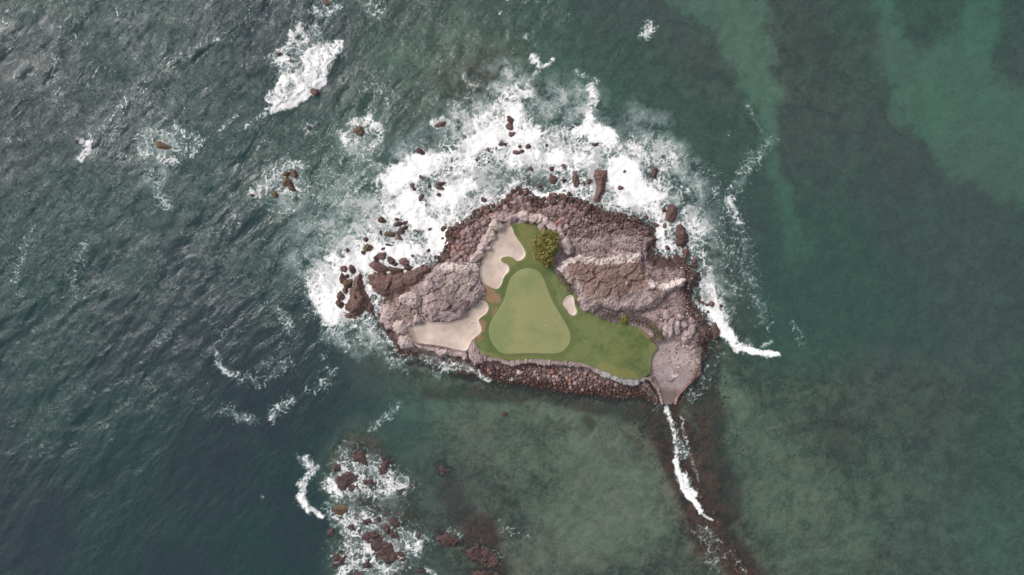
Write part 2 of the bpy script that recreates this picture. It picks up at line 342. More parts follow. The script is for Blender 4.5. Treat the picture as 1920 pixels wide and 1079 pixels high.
# the sea surface carries the depth of the water below it
xs = stretch(-184, 184, .5, 9000); ys = stretch(-106, 106, .5, 9000)
XS, YS = np.meshgrid(xs, ys)
near = (sstep(700, 260, np.abs(XS))*sstep(700, 260, np.abs(YS)))
ZS = sea_h(np.clip(XS, -900, 900), np.clip(YS, -900, 900))*near
bed = seabed_fields(np.clip(XS, -400, 400), np.clip(YS, -300, 300))[0]
inn = (XS > -70) & (XS < 78) & (YS > -52) & (YS < 46)
gh = np.full(XS.shape, -9.); gh[inn] = ground_h(XS[inn][None], YS[inn][None])[0]
dep = np.clip(ZS - np.maximum(bed, np.where(F_ISL(XS, YS) > -8, gh, -9)), 0.02, 12)
me = grid_mesh('sea', XS, YS, ZS, attrs={'chop': exposure_f(XS, YS), 'depth': dep})
def sea_material():
    m, nt = M('sea_water'); g = N(nt); v = g.coord()
    rot = g.n('ShaderNodeMapping'); g.set(rot, 'Vector', v); rot.vector_type = 'TEXTURE'; rot.inputs['Rotation'].default_value = (0, 0, math.radians(-42)); rot.inputs['Scale'].default_value = (1, 2.3, 1)
    rv = rot.outputs[0]
    h = g.math('ADD', g.math('MULTIPLY', g.noise(rv, .34, 5, .68, .8), 2.2), g.math('MULTIPLY', g.noise(rv, 1.3, 3, .6), .42))
    ch = g.attr('chop'); d = g.attr('depth')
    nrm = g.n('ShaderNodeBump'); g.set(nrm, 'Height', h); g.set(nrm, 'Distance', 1.0); g.set(nrm, 'Strength', g.math('MULTIPLY', g.math('MULTIPLY_ADD', ch, .50, .18), g.ramp(g.noise(v, .03, 4, .6), .34, .66, .45, 1.15)))
    fr = g.n('ShaderNodeFresnel'); g.set(fr, 'IOR', 1.33); g.set(fr, 'Normal', nrm.outputs[0])
    gl = g.n('ShaderNodeBsdfGlossy'); g.set(gl, 'Roughness', .08); g.set(gl, 'Normal', nrm.outputs[0]); g.set(gl, 'Color', (1, 1, 1, 1))
    def ex(k): return g.math('EXPONENT', g.math('MULTIPLY', d, -k))
    cc = g.n('ShaderNodeCombineColor'); g.set(cc, 0, ex(.125)); g.set(cc, 1, ex(.025)); g.set(cc, 2, ex(.05))
    tr = g.n('ShaderNodeBsdfTransparent'); g.nt.links.new(cc.outputs[0], tr.inputs['Color'])
    df = g.n('ShaderNodeBsdfDiffuse'); g.set(df, 'Normal', nrm.outputs[0])
    big_n = g.noise(v, .015, 3)
    g.set(df, 'Color', g.mix(g.ramp(d, 3.2, 7.5), g.mix(g.ramp(big_n, .40, .60), (.066, .094, .096), (.052, .106, .092)), g.mix(g.ramp(big_n, .40, .62), (.022, .038, .049), (.016, .051, .051))))
    mx = g.n('ShaderNodeMixShader'); g.set(mx, 0, g.math('SUBTRACT', .97, g.math('MULTIPLY', ex(.165), .92))); g.set(mx, 1, tr.outputs[0]); g.set(mx, 2, df.outputs[0])
    m2 = g.n('ShaderNodeMixShader'); g.set(m2, 0, fr.outputs[0]); g.set(m2, 1, mx.outputs[0]); g.set(m2, 2, gl.outputs[0])
    g.out(m2.outputs[0])
    return m
tag(link('sea', me, sea_material()), kind='structure')

def seabed_material():
    m, nt = M('seabed_sand_and_reef'); g = N(nt); v = g.coord()
    n1 = g.noise(v, .20, 7, .70, .5); n2 = g.noise(v, 1.0, 5, .72)
    sand = g.attr('sand'); red = g.attr('red')
    mot = g.math('MULTIPLY_ADD', n2, .45, g.math('MULTIPLY', n1, .75))
    reef = g.mix(g.ramp(mot, .46, .74), (.060, .054, .046), (.30, .265, .20))
    sd = g.mix(g.ramp(mot, .44, .72), (.29, .35, .25), (.45, .55, .42))
    sd = g.mix(g.attr('olive'), sd, g.mix(g.ramp(mot, .42, .74), (.30, .262, .195), (.50, .44, .345)))
    c = g.mix(g.ramp(g.math('ADD', sand, g.math('MULTIPLY_ADD', mot, .5, -.3)), .12, .75), reef, sd)
    rd = g.mix(g.ramp(mot, .45, .75), (.045, .026, .023), (.21, .10, .08))
    c = g.mix(g.ramp(g.math('ADD', red, g.math('MULTIPLY_ADD', mot, .7, -.42)), .2, .75), c, rd)
    g.out(g.bsdf(c, .9, g.bump(n2, .5, .5), .1))
    return m
tag(link('seabed', me_bed, seabed_material()), kind='structure')

# ------------------------------------------------------------------ island ground
X, Y = mgrid(-67, 76, -49, 44, .22)
Z = ground_h(X, Y)
s_i = F_ISL(X, Y)
wet = np.clip(sstep(1.5, .5, Z + .5*fbm(X*.3, Y*.3, 3, 91))*.9 + .25*sstep(.5, .2, Z), 0, 1)
reg = np.clip(sstep(44, 54, X)*sstep(24, 12, np.abs(Y + 2)) + sstep(-22, -27, Y)*sstep(46, 40, X) + .9*sstep(-6, 5, Y), 0, 1)
wet = np.maximum(wet, .92*sstep(6.5, 2.5, s_i + 3*fbm(X*.15, Y*.15, 3, 93))*reg)
wet = np.maximum(wet, .95*sstep(11, 5, s_i + 3*fbm(X*.15, Y*.15, 2, 93))*sstep(-30, -42, X - 8*sstep(-6, 6, Y)))
me = grid_mesh('island', X, Y, Z, mask=anyv(s_i > -8), attrs={'wet': wet})
MAT['island'] = rock_mat('island_rock', ((.165, .108, .108), (.29, .208, .212), (.46, .36, .355)), scale=.4, wetattr=True, bump=.8, fleck=(.5, .42, .4))
tag(link('island', me, MAT['island']), kind='structure')

def sheet(name, poly, zf, cell, mat, lift=0., attrs=None):
    x0, y0 = poly.min(0) - cell; x1, y1 = poly.max(0) + cell
    X, Y = mgrid(x0, x1, y0, y1, cell); s, qx, qy = sdf(poly, X, Y, True)
    ins = s > 0; X = np.where(ins, X, qx); Y = np.where(ins, Y, qy)
    Z = zf(X, Y) + lift - np.where(ins, 0, .06)
    a = {k: f(X, Y) for k, f in (attrs or {}).items()}
    return grid_mesh(name, X, Y, Z, mask=anyv(ins), attrs=a)
SOIL = [([(918,552),(926,560)],14,1.),([(905,604),(906,618)],8,.9),([(900,632),(893,640)],9,.6),([(930,575),(922,588)],8,.5),([(912,545)],12,.9),([(1200,614),(1216,630)],7,.6),([(1075,548)],9,.5),([(950,530)],6,.35)]
ROUGHY = [([(985,425),(985,470)],20,0.59),([(947,490),(960,488)],12,0.65),([(905,660),(940,672),(1010,672)],6,0.52),([(1130,690),(1185,706)],12,0.59),([(1160,660)],30,0.33),([(1225,650)],12,0.52)]
def paint(strokes, z):
    def f(X, Y):
        k = S*(H - z)/H; px = X/k + 960; py = 539.5 - Y/k
        w = 5*fbm(X*.4, Y*.4, 3, 101); r_ = np.zeros_like(X)
        for p, r, d in strokes: r_ = np.maximum(r_, d*sstep(1.2, .3, (dline(p, px, py) + w)/r))
        return r_
    return f
def lawn_material():
    m, nt = M('lawn_grass'); g = N(nt); v = g.coord()
    n1 = g.noise(v, .11, 4, .6); n2 = g.noise(v, 1.3, 5, .7); n3 = g.noise(v, 5, 3, .7)
    c = g.mix(g.ramp(n1, .36, .64), (.070, .105, .036), (.122, .150, .058))
    c = g.mix(g.ramp(n2, .38, .72, 0, .6), c, (.165, .168, .078))
    n5 = g.noise(v, .38, 5, .65); c = g.mix(g.ramp(n5, .52, .70, 0, .7), c, (.160, .165, .072)); c = g.mix(g.ramp(n5, .46, .32, 0, .6), c, (.066, .092, .034))
    c = g.mix(g.attr('yellow'), c, g.mix(n2, (.14, .14, .045), (.24, .215, .09)))
    c = g.mix(g.math('MULTIPLY', g.attr('collar'), .55), c, (.085, .105, .040))
    so = g.mix(n2, (.16, .085, .045), (.30, .20, .13))
    c = g.mix(g.ramp(g.math('ADD', g.attr('soil'), g.math('MULTIPLY_ADD', n2, .8, -.4)), .25, .8), c, so)
    g.out(g.bsdf(c, .9, g.bump(g.math('ADD', n2, n3), .5, .12), .15))
    return m
tag(link('lawn', sheet('lawn', W_LAWN, lawn_h, .22, None, 0, {'soil': paint(SOIL, ZL), 'yellow': paint(ROUGHY, ZL), 'collar': lambda X, Y: sstep(-2.6, -.9, F_GREEN(X, Y) + .5*fbm(X*.4, Y*.4, 2, 105))}), lawn_material()), kind='structure')
def green_material():
    m, nt = M('putting_green_turf'); g = N(nt); v = g.coord()
    n1 = g.noise(v, .12, 3, .5); n2 = g.noise(v, .9, 4, .6); n3 = g.noise(v, 7, 2)
    c = g.mix(g.ramp(n1, .38, .62), (.165, .196, .086), (.222, .228, .106))
    c = g.mix(g.ramp(n2, .45, .75, 0, .25), c, (.15, .19, .08))
    st = g.n('ShaderNodeTexWave', wave_type='BANDS', bands_direction='DIAGONAL'); g.set(st, 'Vector', v); g.set(st, 'Scale', .22); g.set(st, 'Distortion', .6); c = g.mix(g.math('MULTIPLY', st.outputs['Fac'], .06), c, (.27, .27, .14))
    g.out(g.bsdf(c, .9, g.bump(n3, .12, .05), .15))
    return m
tag(link('putting_green', sheet('putting_green', W_GREEN, lawn_h, .25, None, .05), green_material()), kind='structure')
def sand_material():
    m, nt = M('bunker_sand'); g = N(nt); v = g.coord()
    n1 = g.noise(v, .15, 4, .6); n2 = g.noise(v, 1.6, 5, .7); n3 = g.noise(v, 9, 3, .6)
    c = g.mix(g.ramp(n1, .35, .65), (.42, .335, .285), (.545, .455, .40))
    c = g.mix(g.ramp(n2, .52, .8, 0, .35), c, (.36, .28, .25))
    wv = g.n('ShaderNodeTexWave'); g.set(wv, 'Vector', v); g.set(wv, 'Scale', 1.1); g.set(wv, 'Distortion', 7); g.set(wv, 'Detail', 2); g.set(wv, 'Detail Scale', .3)
    g.out(g.bsdf(c, .95, g.bump(g.math('ADD', g.math('ADD', n2, n3), g.math('MULTIPLY', wv.outputs['Fac'], .5)), .45, .10), .1))
    return m
MAT['sand'] = sand_material()
for poly, lab in ((W_BU, 'long pale sand bunker at the upper left of the putting green'), (W_BL, 'wide pale sand bunker at the lower left beside the grey rock bluff'), (W_BS, 'small kidney shaped sand bunker right of the putting green')):
    tag(link('sand_bunker', sheet('sand_bunker', poly, lawn_h, .2, None, .05), MAT['sand']), lab, 'bunker', 'sand bunkers around the green')

def pad_material():
    m, nt = M('pebbled_concrete'); g = N(nt); v = g.coord()
    n1 = g.noise(v, .25, 4, .6); n2 = g.noise(v, 4, 4, .75)
    c = g.mix(g.ramp(n1, .35, .65), (.22, .17, .172), (.36, .29, .29)); c = g.mix(g.ramp(n2, .45, .66, 0, .75), c, (.48, .40, .395)); c = g.mix(g.ramp(n2, .46, .34, 0, .6), c, (.12, .09, .09))
    z = g.n('ShaderNodeSeparateXYZ'); g.set(z, 0, v)
    c = g.mix(g.ramp(g.math('ADD', z.outputs[2], g.math('MULTIPLY', n1, .8)), 1.35, .55, 0, .75), c, (.085, .06, .057))
    g.out(g.bsdf(c, .85, g.bump(n2, .5, .1), .25)); return m
tag(link('path', sheet('path', W_PAD, pad_h, .25, None, .02), pad_material()), kind='structure')

# ------------------------------------------------------------------ rock bluffs and ledges (each its own body, skirt sunk in the ground)
def mound(name, pts, z0, top, edge, rough, cell, mat, label, cat='rock', group=None, seed=0, strata=.0, base=-1.5, wob=.6, pz=None, attrs=None, tilt=(0, 0), dome=.5, follow=True):
    poly = poly_w(pts, z0 + top*.7 if pz is None else pz)
    x0, y0 = poly.min(0) - 2; x1, y1 = poly.max(0) + 2
    X, Y = mgrid(x0, x1, y0, y1, cell); s = sdf(poly, X, Y)
    s = s + wob*(fbm(X*.35, Y*.35, 3, 200 + seed) + .5*fbm(X*1.1, Y*1.1, 2, 210 + seed))
    gz = ground_h(X[s > .3][None], Y[s > .3][None])[0] if follow else np.array([-9.])
    z0 = max(z0, float(np.percentile(gz, 75)) + .05)
    p = np.clip(s/edge, 0, 1)**.55
    far = np.clip(s/(np.abs(s).max()*.9), 0, 1)
    cx, cy = poly.mean(0)
    z = top*(p*(1 - dome) + dome*far**.5*p) + (tilt[0]*(X - cx) + tilt[1]*(Y - cy))*p
    ang = .6; u = X*math.cos(ang) + Y*math.sin(ang); v = -X*math.sin(ang) + Y*math.cos(ang)
    z = z + rough*p*(.8*(ridged(u*.09, v*.20, 3, 220 + seed) - .55) + .28*fbm(X*.6, Y*.6, 4, 230 + seed, .65))
    wu = u + .9*fbm(X*.22, Y*.22, 2, 262 + seed); wv = v + .9*fbm(X*.22 + 4, Y*.22, 2, 263 + seed)
    fz, fe = facets(wu*.20, wv*.34, 240 + seed, 1.1); z = z + rough*p*(.85*fz - .30*sstep(.05, .0, fe))
    fz, fe = facets(wu*.55, wv*.8, 250 + seed, 1.1); z = z + rough*p*(.17*fz - .07*sstep(.06, .0, fe))
    if strata: z = z + strata*(np.round(z/strata) - z/strata)*.6
    z = z0 + np.where(s > 0, z, 0)
    z = np.where(s <= 0, np.maximum(base, z0 + s*4 - .3), z)
    a = {k: f(X, Y, z, s) for k, f in (attrs or {}).items()}
    me = grid_mesh(name, X, Y, z, mask=anyv(s > -.6), attrs=a)
    o = link(name, me, mat); return tag(o, label, cat, group)
def bluff_material(name, veg, cols):
    m, nt = M(name); g = N(nt); v = g.coord()
    n1 = g.noise(v, .28, 6, .62, .5); n2 = g.noise(v, 1.6, 5, .7); n3 = g.noise(v, 5, 4, .7)
    c = g.mix(g.ramp(n1, .34, .64), cols[0], cols[1]); c = g.mix(g.ramp(n2, .42, .7, 0, .8), c, cols[2])
    c = g.mix(g.ramp(g.noise(v, .12, 4, .6, .8), .48, .64, 0, .6), c, (cols[1][0]*.92, cols[1][1]*1.0, cols[1][2]*.80)); c = g.mix(g.ramp(g.noise(v, .16, 4, .6, 1.), .48, .34, 0, .6), c, tuple(k*.66 for k in cols[0]))
    b = g.attr('brown'); c = g.mix(g.ramp(g.math('ADD', b, g.math('MULTIPLY_ADD', n2, .9, -.45)), .3, .75), c, g.mix(n3, veg[0], veg[1]))
    w = g.attr('guano'); c = g.mix(g.ramp(g.math('MULTIPLY', w, g.math('ADD', g.math('MULTIPLY', n3, .7), g.math('ADD', g.math('MULTIPLY', n2, .6), g.math('MULTIPLY', n1, .6)))), .62, .98, 0, .9), c, (.64, .56, .53))
    n4 = g.noise(v, 3.4, 6, .78); c = g.mix(g.ramp(n4, .48, .34, 0, .6), c, tuple(k*.5 for k in cols[0])); c = g.mix(g.ramp(n4, .53, .70, 0, .7), c, cols[2])
    cr = g.n('ShaderNodeTexVoronoi', feature='DISTANCE_TO_EDGE'); wv = g.n('ShaderNodeVectorMath', operation='ADD'); g.set(wv, 0, v); nz = g.n('ShaderNodeTexNoise'); g.set(nz, 'Vector', v); g.set(nz, 'Scale', .5); g.nt.links.new(nz.outputs['Color'], wv.inputs[1]); g.set(cr, 'Vector', wv.outputs[0]); g.set(cr, 'Scale', .42)
    c = g.mix(g.ramp(cr.outputs['Distance'], .035, .0, 0, .30), c, (.05, .034, .033))
    g.out(g.bsdf(c, .85, g.bump(g.math('ADD', g.math('MULTIPLY', n2, .7), g.math('MULTIPLY', n4, .7)), .7, .35), .2)); return m
def strokes_attr(st, z):
    f = paint(st, z); return lambda X, Y, Z, s: f(X, Y)
BR = [([(1095,505),(1140,515),(1190,520)],38,1.),([(1180,495)],26,1.),([(1110,540),(1160,545)],26,.7),([(1230,550)],14,.7)]
GU = [([(1050,500),(1080,482),(1110,490),(1150,490),(1200,480)],13,1.),([(1080,515),(1086,540)],7,.85),([(1220,530),(1255,540),(1282,525)],12,1.),([(1215,505),(1222,520)],8,.8),([(1100,580),(1090,565)],9,.5),([(1220,578),(1245,555)],5,.8)]
mR = bluff_material('bluff_rock_with_dry_grass', ((.165, .102, .088), (.30, .205, .178)), ((.205, .148, .152), (.34, .255, .26), (.52, .43, .425)))
mound('rock_bluff', BLUFF_R, 3.0, 2.6, 1.8, 0.75, .16, mR, 'large rock bluff with brown dry grass top, right of the green', 'bluff', 'rock bluffs on the island', 1, .0, attrs={'brown': strokes_attr(BR, 6), 'guano': strokes_attr(GU, 6)}, dome=.35)
BRl = [([(840,560),(870,570)],26,.45),([(850,580)],16,.5),([(845,515),(870,520)],18,.35)]
GUl = [([(835,500),(870,505),(890,500)],16,.9),([(800,545),(800,530)],7,.7),([(850,520),(885,528)],16,.75),([(800,590)],9,.6),([(815,530)],8,.7)]
mL = bluff_material('grey_bluff_rock', ((.11, .078, .07), (.17, .12, .10)), ((.20, .147, .152), (.33, .25, .258), (.50, .41, .405)))
mound('rock_bluff', BLUFF_L, 2.8, 1.7, 1.8, .75, .16, mL, 'grey pink rock bluff between the two left bunkers', 'bluff', 'rock bluffs on the island', 2, attrs={'brown': strokes_attr(BRl, 5), 'guano': strokes_attr(GUl, 5)}, dome=.35)
mound('rock_ledge', [(736,612),(744,600),(757,600),(763,610),(766,622),(760,626),(746,628),(738,622)], 1.6, 1.8, 1.6, .35, .16, MAT['pale'], 'pale blocky rock at the upper left end of lower bunker', 'rock', 'pale rocks at the lower bunker', 3)
mound('rock_ledge', [(744,630),(752,626),(766,627),(772,636),(779,645),(776,652),(765,654),(750,652),(745,642)], 1.6, 1.9, 1.6, .35, .16, MAT['pale'], 'pale blocky rock at the lower left tip of lower bunker', 'rock', 'pale rocks at the lower bunker', 4)
mound('rock_ledge', [(778,646),(795,647),(827,651),(853,657),(872,660),(878,668),(873,674),(860,669),(845,668),(832,667),(823,667),(816,659),(800,656),(782,652)], 2.0, 1.2, 1.2, .4, .16, MAT['pale'], 'long pale stone ledge edging the lower bunker on the seaward side', 'rock', None, 5)
mound('rock_ledge', [(763,612),(770,604),(783,588),(790,596),(800,604),(788,611),(776,612)], 1.8, 1.6, 1.4, .4, .16, MAT['grey'], 'grey folded rock hump above the tip of lower bunker', 'rock', None, 6)
mound('rock_ledge', [(920,408),(926,398),(940,397),(955,401),(968,398),(974,408),(970,418),(957,421),(940,417),(928,416)], 2.2, 1.4, 1.6, .45, .16, MAT['ledge'], 'mauve rock ledge above the top end of the upper bunker', 'rock', None, 7)
mound('rock_ledge', [(878,640),(886,636),(896,652),(904,664),(912,672),(905,682),(892,682),(880,672),(876,658)], 2.2, 1.1, 1.6, .25, .16, MAT['ledge'], 'smooth grey rock apron between lower bunker and lawn corner', 'rock', None, 8)
mound('rock_ledge', [(1288,522),(1300,512),(1308,508),(1307,520),(1298,540),(1290,548),(1282,540)], .8, 2.0, 1.6, .5, .16, MAT['wet_rock'], 'dark wet rock nose at the right end of the bluff', 'rock', None, 10)
mound('rock_ledge', [(690,518),(700,514),(727,516),(757,515),(775,505),(800,498),(806,508),(795,520),(787,535),(770,545),(745,552),(720,552),(704,546),(696,536)], .3, 1.5, 2.2, .7, .18, MAT['wet_rock'], 'dark red rock shelf on the left headland above the water', 'rock', None, 11)
mound('rock_ledge', [(712,580),(726,568),(745,570),(752,590),(742,604),(734,618),(724,618),(714,604)], .7, 1.2, 2.0, .6, .18, MAT['ledge'], 'low mauve rock at the left corner of the island', 'rock', None, 12)
mound('rock_ledge', [(745,556),(770,548),(788,546),(792,560),(790,575),(775,580),(755,572)], 1.3, 1.5, 2.0, .7, .18, MAT['grey'], 'grey rubbly rock hump left of the grey bluff', 'rock', None, 13)

# ------------------------------------------------------------------ rock bodies
def rock_proto(seed, sub=3, flat=.7, cuts=9, rough=.16):
    bm = bmesh.new(); bmesh.ops.create_icosphere(bm, subdivisions=sub, radius=1.0)
    r = random.Random(seed); pl = []
    for _ in range(cuts):
        a = r.uniform(0, 2*math.pi); z = r.uniform(-.4, 1); k = math.sqrt(max(0, 1 - z*z))
        pl.append((Vector((k*math.cos(a), k*math.sin(a), z)), r.uniform(.62, .9)))
    off = Vector((seed*3.1, seed*1.7, seed*.9))
    for v in bm.verts:
        co = v.co.copy()
        for n, d in pl:
            t = co.dot(n)
            if t > d: co -= n*(t - d)*.88
        nn = mnoise.fractal(co*1.6 + off, 1.0, 2.0, 4) if sub > 1 else mnoise.noise(co*1.3 + off)
        co *= 1 + rough*nn*1.3
        co.z *= flat; v.co = co
    me = bpy.data.meshes.new('rock'); bm.to_mesh(me); bm.free()
    for p in me.polygons: p.use_smooth = sub > 2
    return me
BIG = [rock_proto(100 + i, 4, .62, 10, .20) for i in range(7)]
MID = [rock_proto(200 + i, 2, .72, 8, .12) for i in range(9)]
def rock_at(name, protos, i, px, py, a, b, rot, zc, hz, mat, label, cat, group, tilt=.12):
    """centre in photograph pixels, half sizes a, b in pixels, zc height of the rock's middle, hz its half height"""
    key = (i % len(protos)); src = protos[key]
    me = MESHC.setdefault((src.name, mat.name), None)
    if me is None:
        me = src.copy(); me.materials.append(mat); MESHC[(src.name, mat.name)] = me
    o = bpy.data.objects.new(name, me); COL.objects.link(o)
    x, y = PW(px, py, zc); o.location = (x, y, zc)
    o.scale = (a*S, b*S, hz/.66)
    o.rotation_euler = (random.uniform(-tilt, tilt), random.uniform(-tilt, tilt), math.radians(rot))
    return tag(o, label, cat, group)
MESHC = {}
ORD = ['first', 'second', 'third', 'fourth', 'fifth', 'sixth', 'seventh', 'eighth', 'ninth', 'tenth', 'eleventh', 'twelfth', 'thirteenth', 'fourteenth', 'fifteenth', 'sixteenth', 'seventeenth', 'eighteenth', 'nineteenth', 'twentieth']
MAT['reef_rock'] = rock_mat('reef_rock', ((.028, .017, .017), (.070, .038, .036), (.115, .068, .062)), scale=.8, rough=.5, bump=.8)
def reef_cluster(where, group, rocks, cat='reef rock', seed=0):
    rs = sorted(rocks, key=lambda r: r[0])
    for i, (cx, cy, a, b, rt) in enumerate(rs):
        r_ = random.Random(900 + seed*31 + i); c, n = math.cos(math.radians(rt)), math.sin(math.radians(rt)); pts = []
        for k in range(14):
            t = 2*math.pi*k/14; q = r_.uniform(.78, 1.15); u, v = 1.2*a*q*math.cos(t), 1.2*b*q*math.sin(t); pts.append((cx + u*c + v*n, cy - u*n + v*c))
        pos = ', leftmost' if i == 0 else ', rightmost' if i == len(rs) - 1 else ', %s from left' % ORD[i]
        mound('reef_rock', pts, -.35, .85, 1.5, .45, .17, MAT['reef_rock'], 'flat jagged red rock %s%s' % (where, pos), 'rock', group, 40 + i + seed, base=-2, wob=.9, pz=0, follow=False, dome=.2)
def size_word(a, b): r = (a*b)**.5; return 'tiny' if r < 3.3 else 'small' if r < 5.5 else 'mid-sized' if r < 9 else 'large'
def rock_cluster(where, group, rocks, mat, name='sea_rock', adj='dark wet', cat='rock', protos=None, zc=.1, hk=.5, seed=0, grow=1.12):
    """rocks: (px, py, a, b[, rot[, material]]) ; label carries the place and the count from the left"""
    rs = sorted(rocks, key=lambda r: r[0]); n = len(rs)
    for i, r in enumerate(rs):
        rot = r[4] if len(r) > 4 else random.uniform(-30, 30)
        m = MAT[r[5]] if len(r) > 5 else mat
        pos = '' if n == 1 else (', leftmost' if i == 0 else ', rightmost' if i == n - 1 else ', %s from left' % ORD[i])
        lab = '%s %s rock %s%s' % (size_word(r[2], r[3]), adj, where, pos)
        hz = hk*min(r[2], r[3])*S*1.0 + .35; zc_ = zc
        if zc > .5 and zc < 5:
            gx, gy = PW(r[0], r[1], zc); zc_ = float(ground_h(np.array([[gx]]), np.array([[gy]]))[0, 0]) + .35*hz
        rock_at(name, protos or BIG, i + seed, r[0], r[1], r[2]*grow, r[3]*grow, rot, zc_, hz, m, lab, cat, group)

wr = MAT['wet_rock']
rock_cluster('in surf off the upper left beach', 'rocks in the surf off the upper left beach', [(825,345,8,4,12),(826,353,8,4,-8),(823,365,4,4),(773,347,5,4),(777,355,5,4),(789,332,4.5,4),(790,371,4,7,-30),(806,349,3,3),(806,430,3.5,2.5),(782,434,3,2),(834,430,7,6),(830,447,4,3)], wr, seed=1)
rock_cluster('in white water above the upper left beach', 'rocks in white water above the upper left beach', [(906,375,5.5,5),(922,385,5,5),(915,281,3,4),(939,270,5,4,30),(945,271,5,3),(956,225,6.5,7),(957,237,8,6.5),(961,252,7,6),(969,287,8,5),(979,284,4,4),(975,275,3.5,3),(991,275,6,5),(894,300,2.6,3),(917,304,2.6,2.6),(787,284,9,5),(947,386,9,6)], wr, seed=2)
rock_cluster('in surf above the top cobble beach', 'rocks in surf above the top cobble beach', [(1035,316,4.5,5),(1038,338,6,9.5),(1057,311,4,4),(1057,339,4.5,4),(1011,348,4.5,4),(1095,344,3,4.5),(1104,341,5,5.5),(995,317,5,4),(1025,273,2.6,3),(1117,271,7,4),(1164,353,5.5,5),(1171,322,3,4),(1080,338,6,16,4)], wr, seed=3)
rock_cluster('in the swirl off the upper right shore', 'rocks in the swirl off the upper right shore', [(1245,395,4,5),(1260,402,11,19,-14),(1246,423,4,6),(1231,422,6,4,-35),(1212,407,3,3.2),(1251,465,5.5,4.5),(1270,487,14,8,-10),(1302,490,5,5),(1303,499,5,5),(1227,325,6,10,-20)], wr, seed=4)
rock_cluster('off the right shore below the bluff', 'rocks off the right shore', [(1335,570,5.5,5.5),(1326,572,4.5,3.5),(1307,534,4.5,4),(1352,574,3.5,3),(1317,567,3.5,3),(1327,585,3.2,3),(1327,622,6,8),(1340,620,8,17,-8)], wr, seed=5)
rock_cluster('in foam left of the beach', 'rocks in foam left of the beach', [(717,414,8,6,-20),(747,420,9,5,15),(757,428,10,4,20),(752,435,9,4,14),(733,440,11,5.5,0,'kelp_rock'),(748,445,7,4.5),(744,412,4.5,4),(714,436,3,5),(760,418,5,3.5)], wr, seed=6)
rock_cluster('in foam above the left headland', 'rocks in foam above the left headland', [(686,450,5,5.5),(692,465,10,7.5,10,'kelp_rock'),(682,474,5,4.5),(719,467,4.5,4),(652,470,4,5),(717,480,11,6.5,4),(705,485,6,5),(734,489,8.5,7,-30),(759,492,10,8),(741,496,5.5,3.5,20),(730,460,7,3),(804,470,4,3),(773,480,3,3)], wr, seed=7)
rock_cluster('touching the left headland shelf', 'rocks touching the left headland', [(710,501,19,9,-8),(744,507,15,7,-12),(766,503,9,6),(645,504,8.5,7.5),(660,505,8,6.5),(663,509,5,5),(718,515,10,5)], wr, seed=8)
rock_cluster('on the left outer rock mass', 'rocks on the left outer rock mass', [(642,522,7,10,-15),(653,533,9,10,20,'kelp_rock'),(640,556,7.5,9),(637,571,7,9),(650,518,6,5),(648,545,5,6),(654,592,7,6)], wr, seed=9)
mound('sea_stack', [(664,512),(671,506),(680,512),(682,518),(680,526),(687,536),(687,543),(692,557),(698,573),(706,598),(700,604),(694,590),(686,588),(677,593),(663,599),(652,592),(642,583),(641,571),(650,563),(653,550),(655,540),(660,525)], -.6, 3.0, 2.6, .8, .17, wr, 'red-brown sea stack mass off the left headland', 'sea stack', None, 20, base=-3)
mound('sea_stack', [(1112,317),(1120,314),(1130,317),(1142,315),(1144,331),(1138,349),(1133,365),(1128,381),(1114,386),(1112,371),(1117,350),(1113,336)], -.5, 2.6, 2.2, .7, .16, wr, 'red-brown rock finger pointing up into surf from the top beach', 'sea stack', None, 21, base=-3)
mound('sea_stack', [(1270,424),(1279,418),(1289,424),(1294,440),(1293,458),(1282,465),(1270,463),(1267,446)], -.5, 3.0, 2.2, .7, .16, wr, 'tall oval red-brown sea stack off the upper right shore', 'sea stack', None, 22, base=-3)
mound('sea_stack', [(1280,464),(1293,462),(1297,476),(1290,497),(1280,500),(1274,490),(1278,478)], -.5, 2.4, 2.0, .7, .16, wr, 'red-brown sea stack just below the tall oval one', 'sea stack', None, 23, base=-3)
mound('sea_stack', [(284,268),(296,261),(306,266),(318,270),(329,277),(322,282),(300,282),(288,281)], -.5, 1.6, 1.6, .5, .16, MAT['kelp_rock'], 'lone brown weedy rock ringed by foam at far left', 'sea stack', None, 24, base=-3, wob=.4)
rock_cluster('just below the breaking wave', None, [(590,172,9,7,-20)], wr, seed=1)
rock_cluster('inside the foam ring left of breaking wave', None, [(524,102,5,4,30)], MAT['kelp_rock'], adj='brown', seed=2)
rock_cluster('in foam right below the breaking wave', None, [(674,247,10.5,8.5)], MAT['kelp_rock'], adj='orange-brown', seed=3)
rock_cluster('awash at the top edge', None, [(612,4,8,6)], wr, seed=4, zc=-.15)
rock_cluster('awash left of the orange-brown rock', None, [(580,241,4,3.5)], MAT['kelp_rock'], adj='brown', seed=5, zc=-.1)
rock_cluster('laced with foam right of the orange-brown rock', None, [(826,234,13,5.5,12)], wr, adj='reddish', seed=6, zc=-.2)
rock_cluster('in a foam patch left of the island', 'brown rocks in a foam patch left of the island', [(538,327,8,5.5),(552,326,6,8),(539,342,10,9,0),(547,352,9,6,-35),(515,365,7,6.5),(474,367,5,3.5)], MAT['kelp_rock'], adj='brown', seed=7)
rock_cluster('at the foam streak on the far left', None, [(143,265,4,3)], wr, seed=2)
reef_cluster('of the lower left reef', 'flat red rocks of the lower left reef', [(674,859,14,13,0),(654,907,25,17,-18),(722,877,10,14,-10),(693,979,12,8,-12),(741,981,13,10,-30),(734,1002,15,9,-45),(716,1028,36,17,-42),(633,1050,16,13,20),(628,878,11,8,30),(648,892,14,7,-25),(690,905,13,7,-10),(705,1005,13,8,-40),(670,965,12,6,10),(690,1062,12,7,-20),(752,1040,12,7,-30)], seed=1)
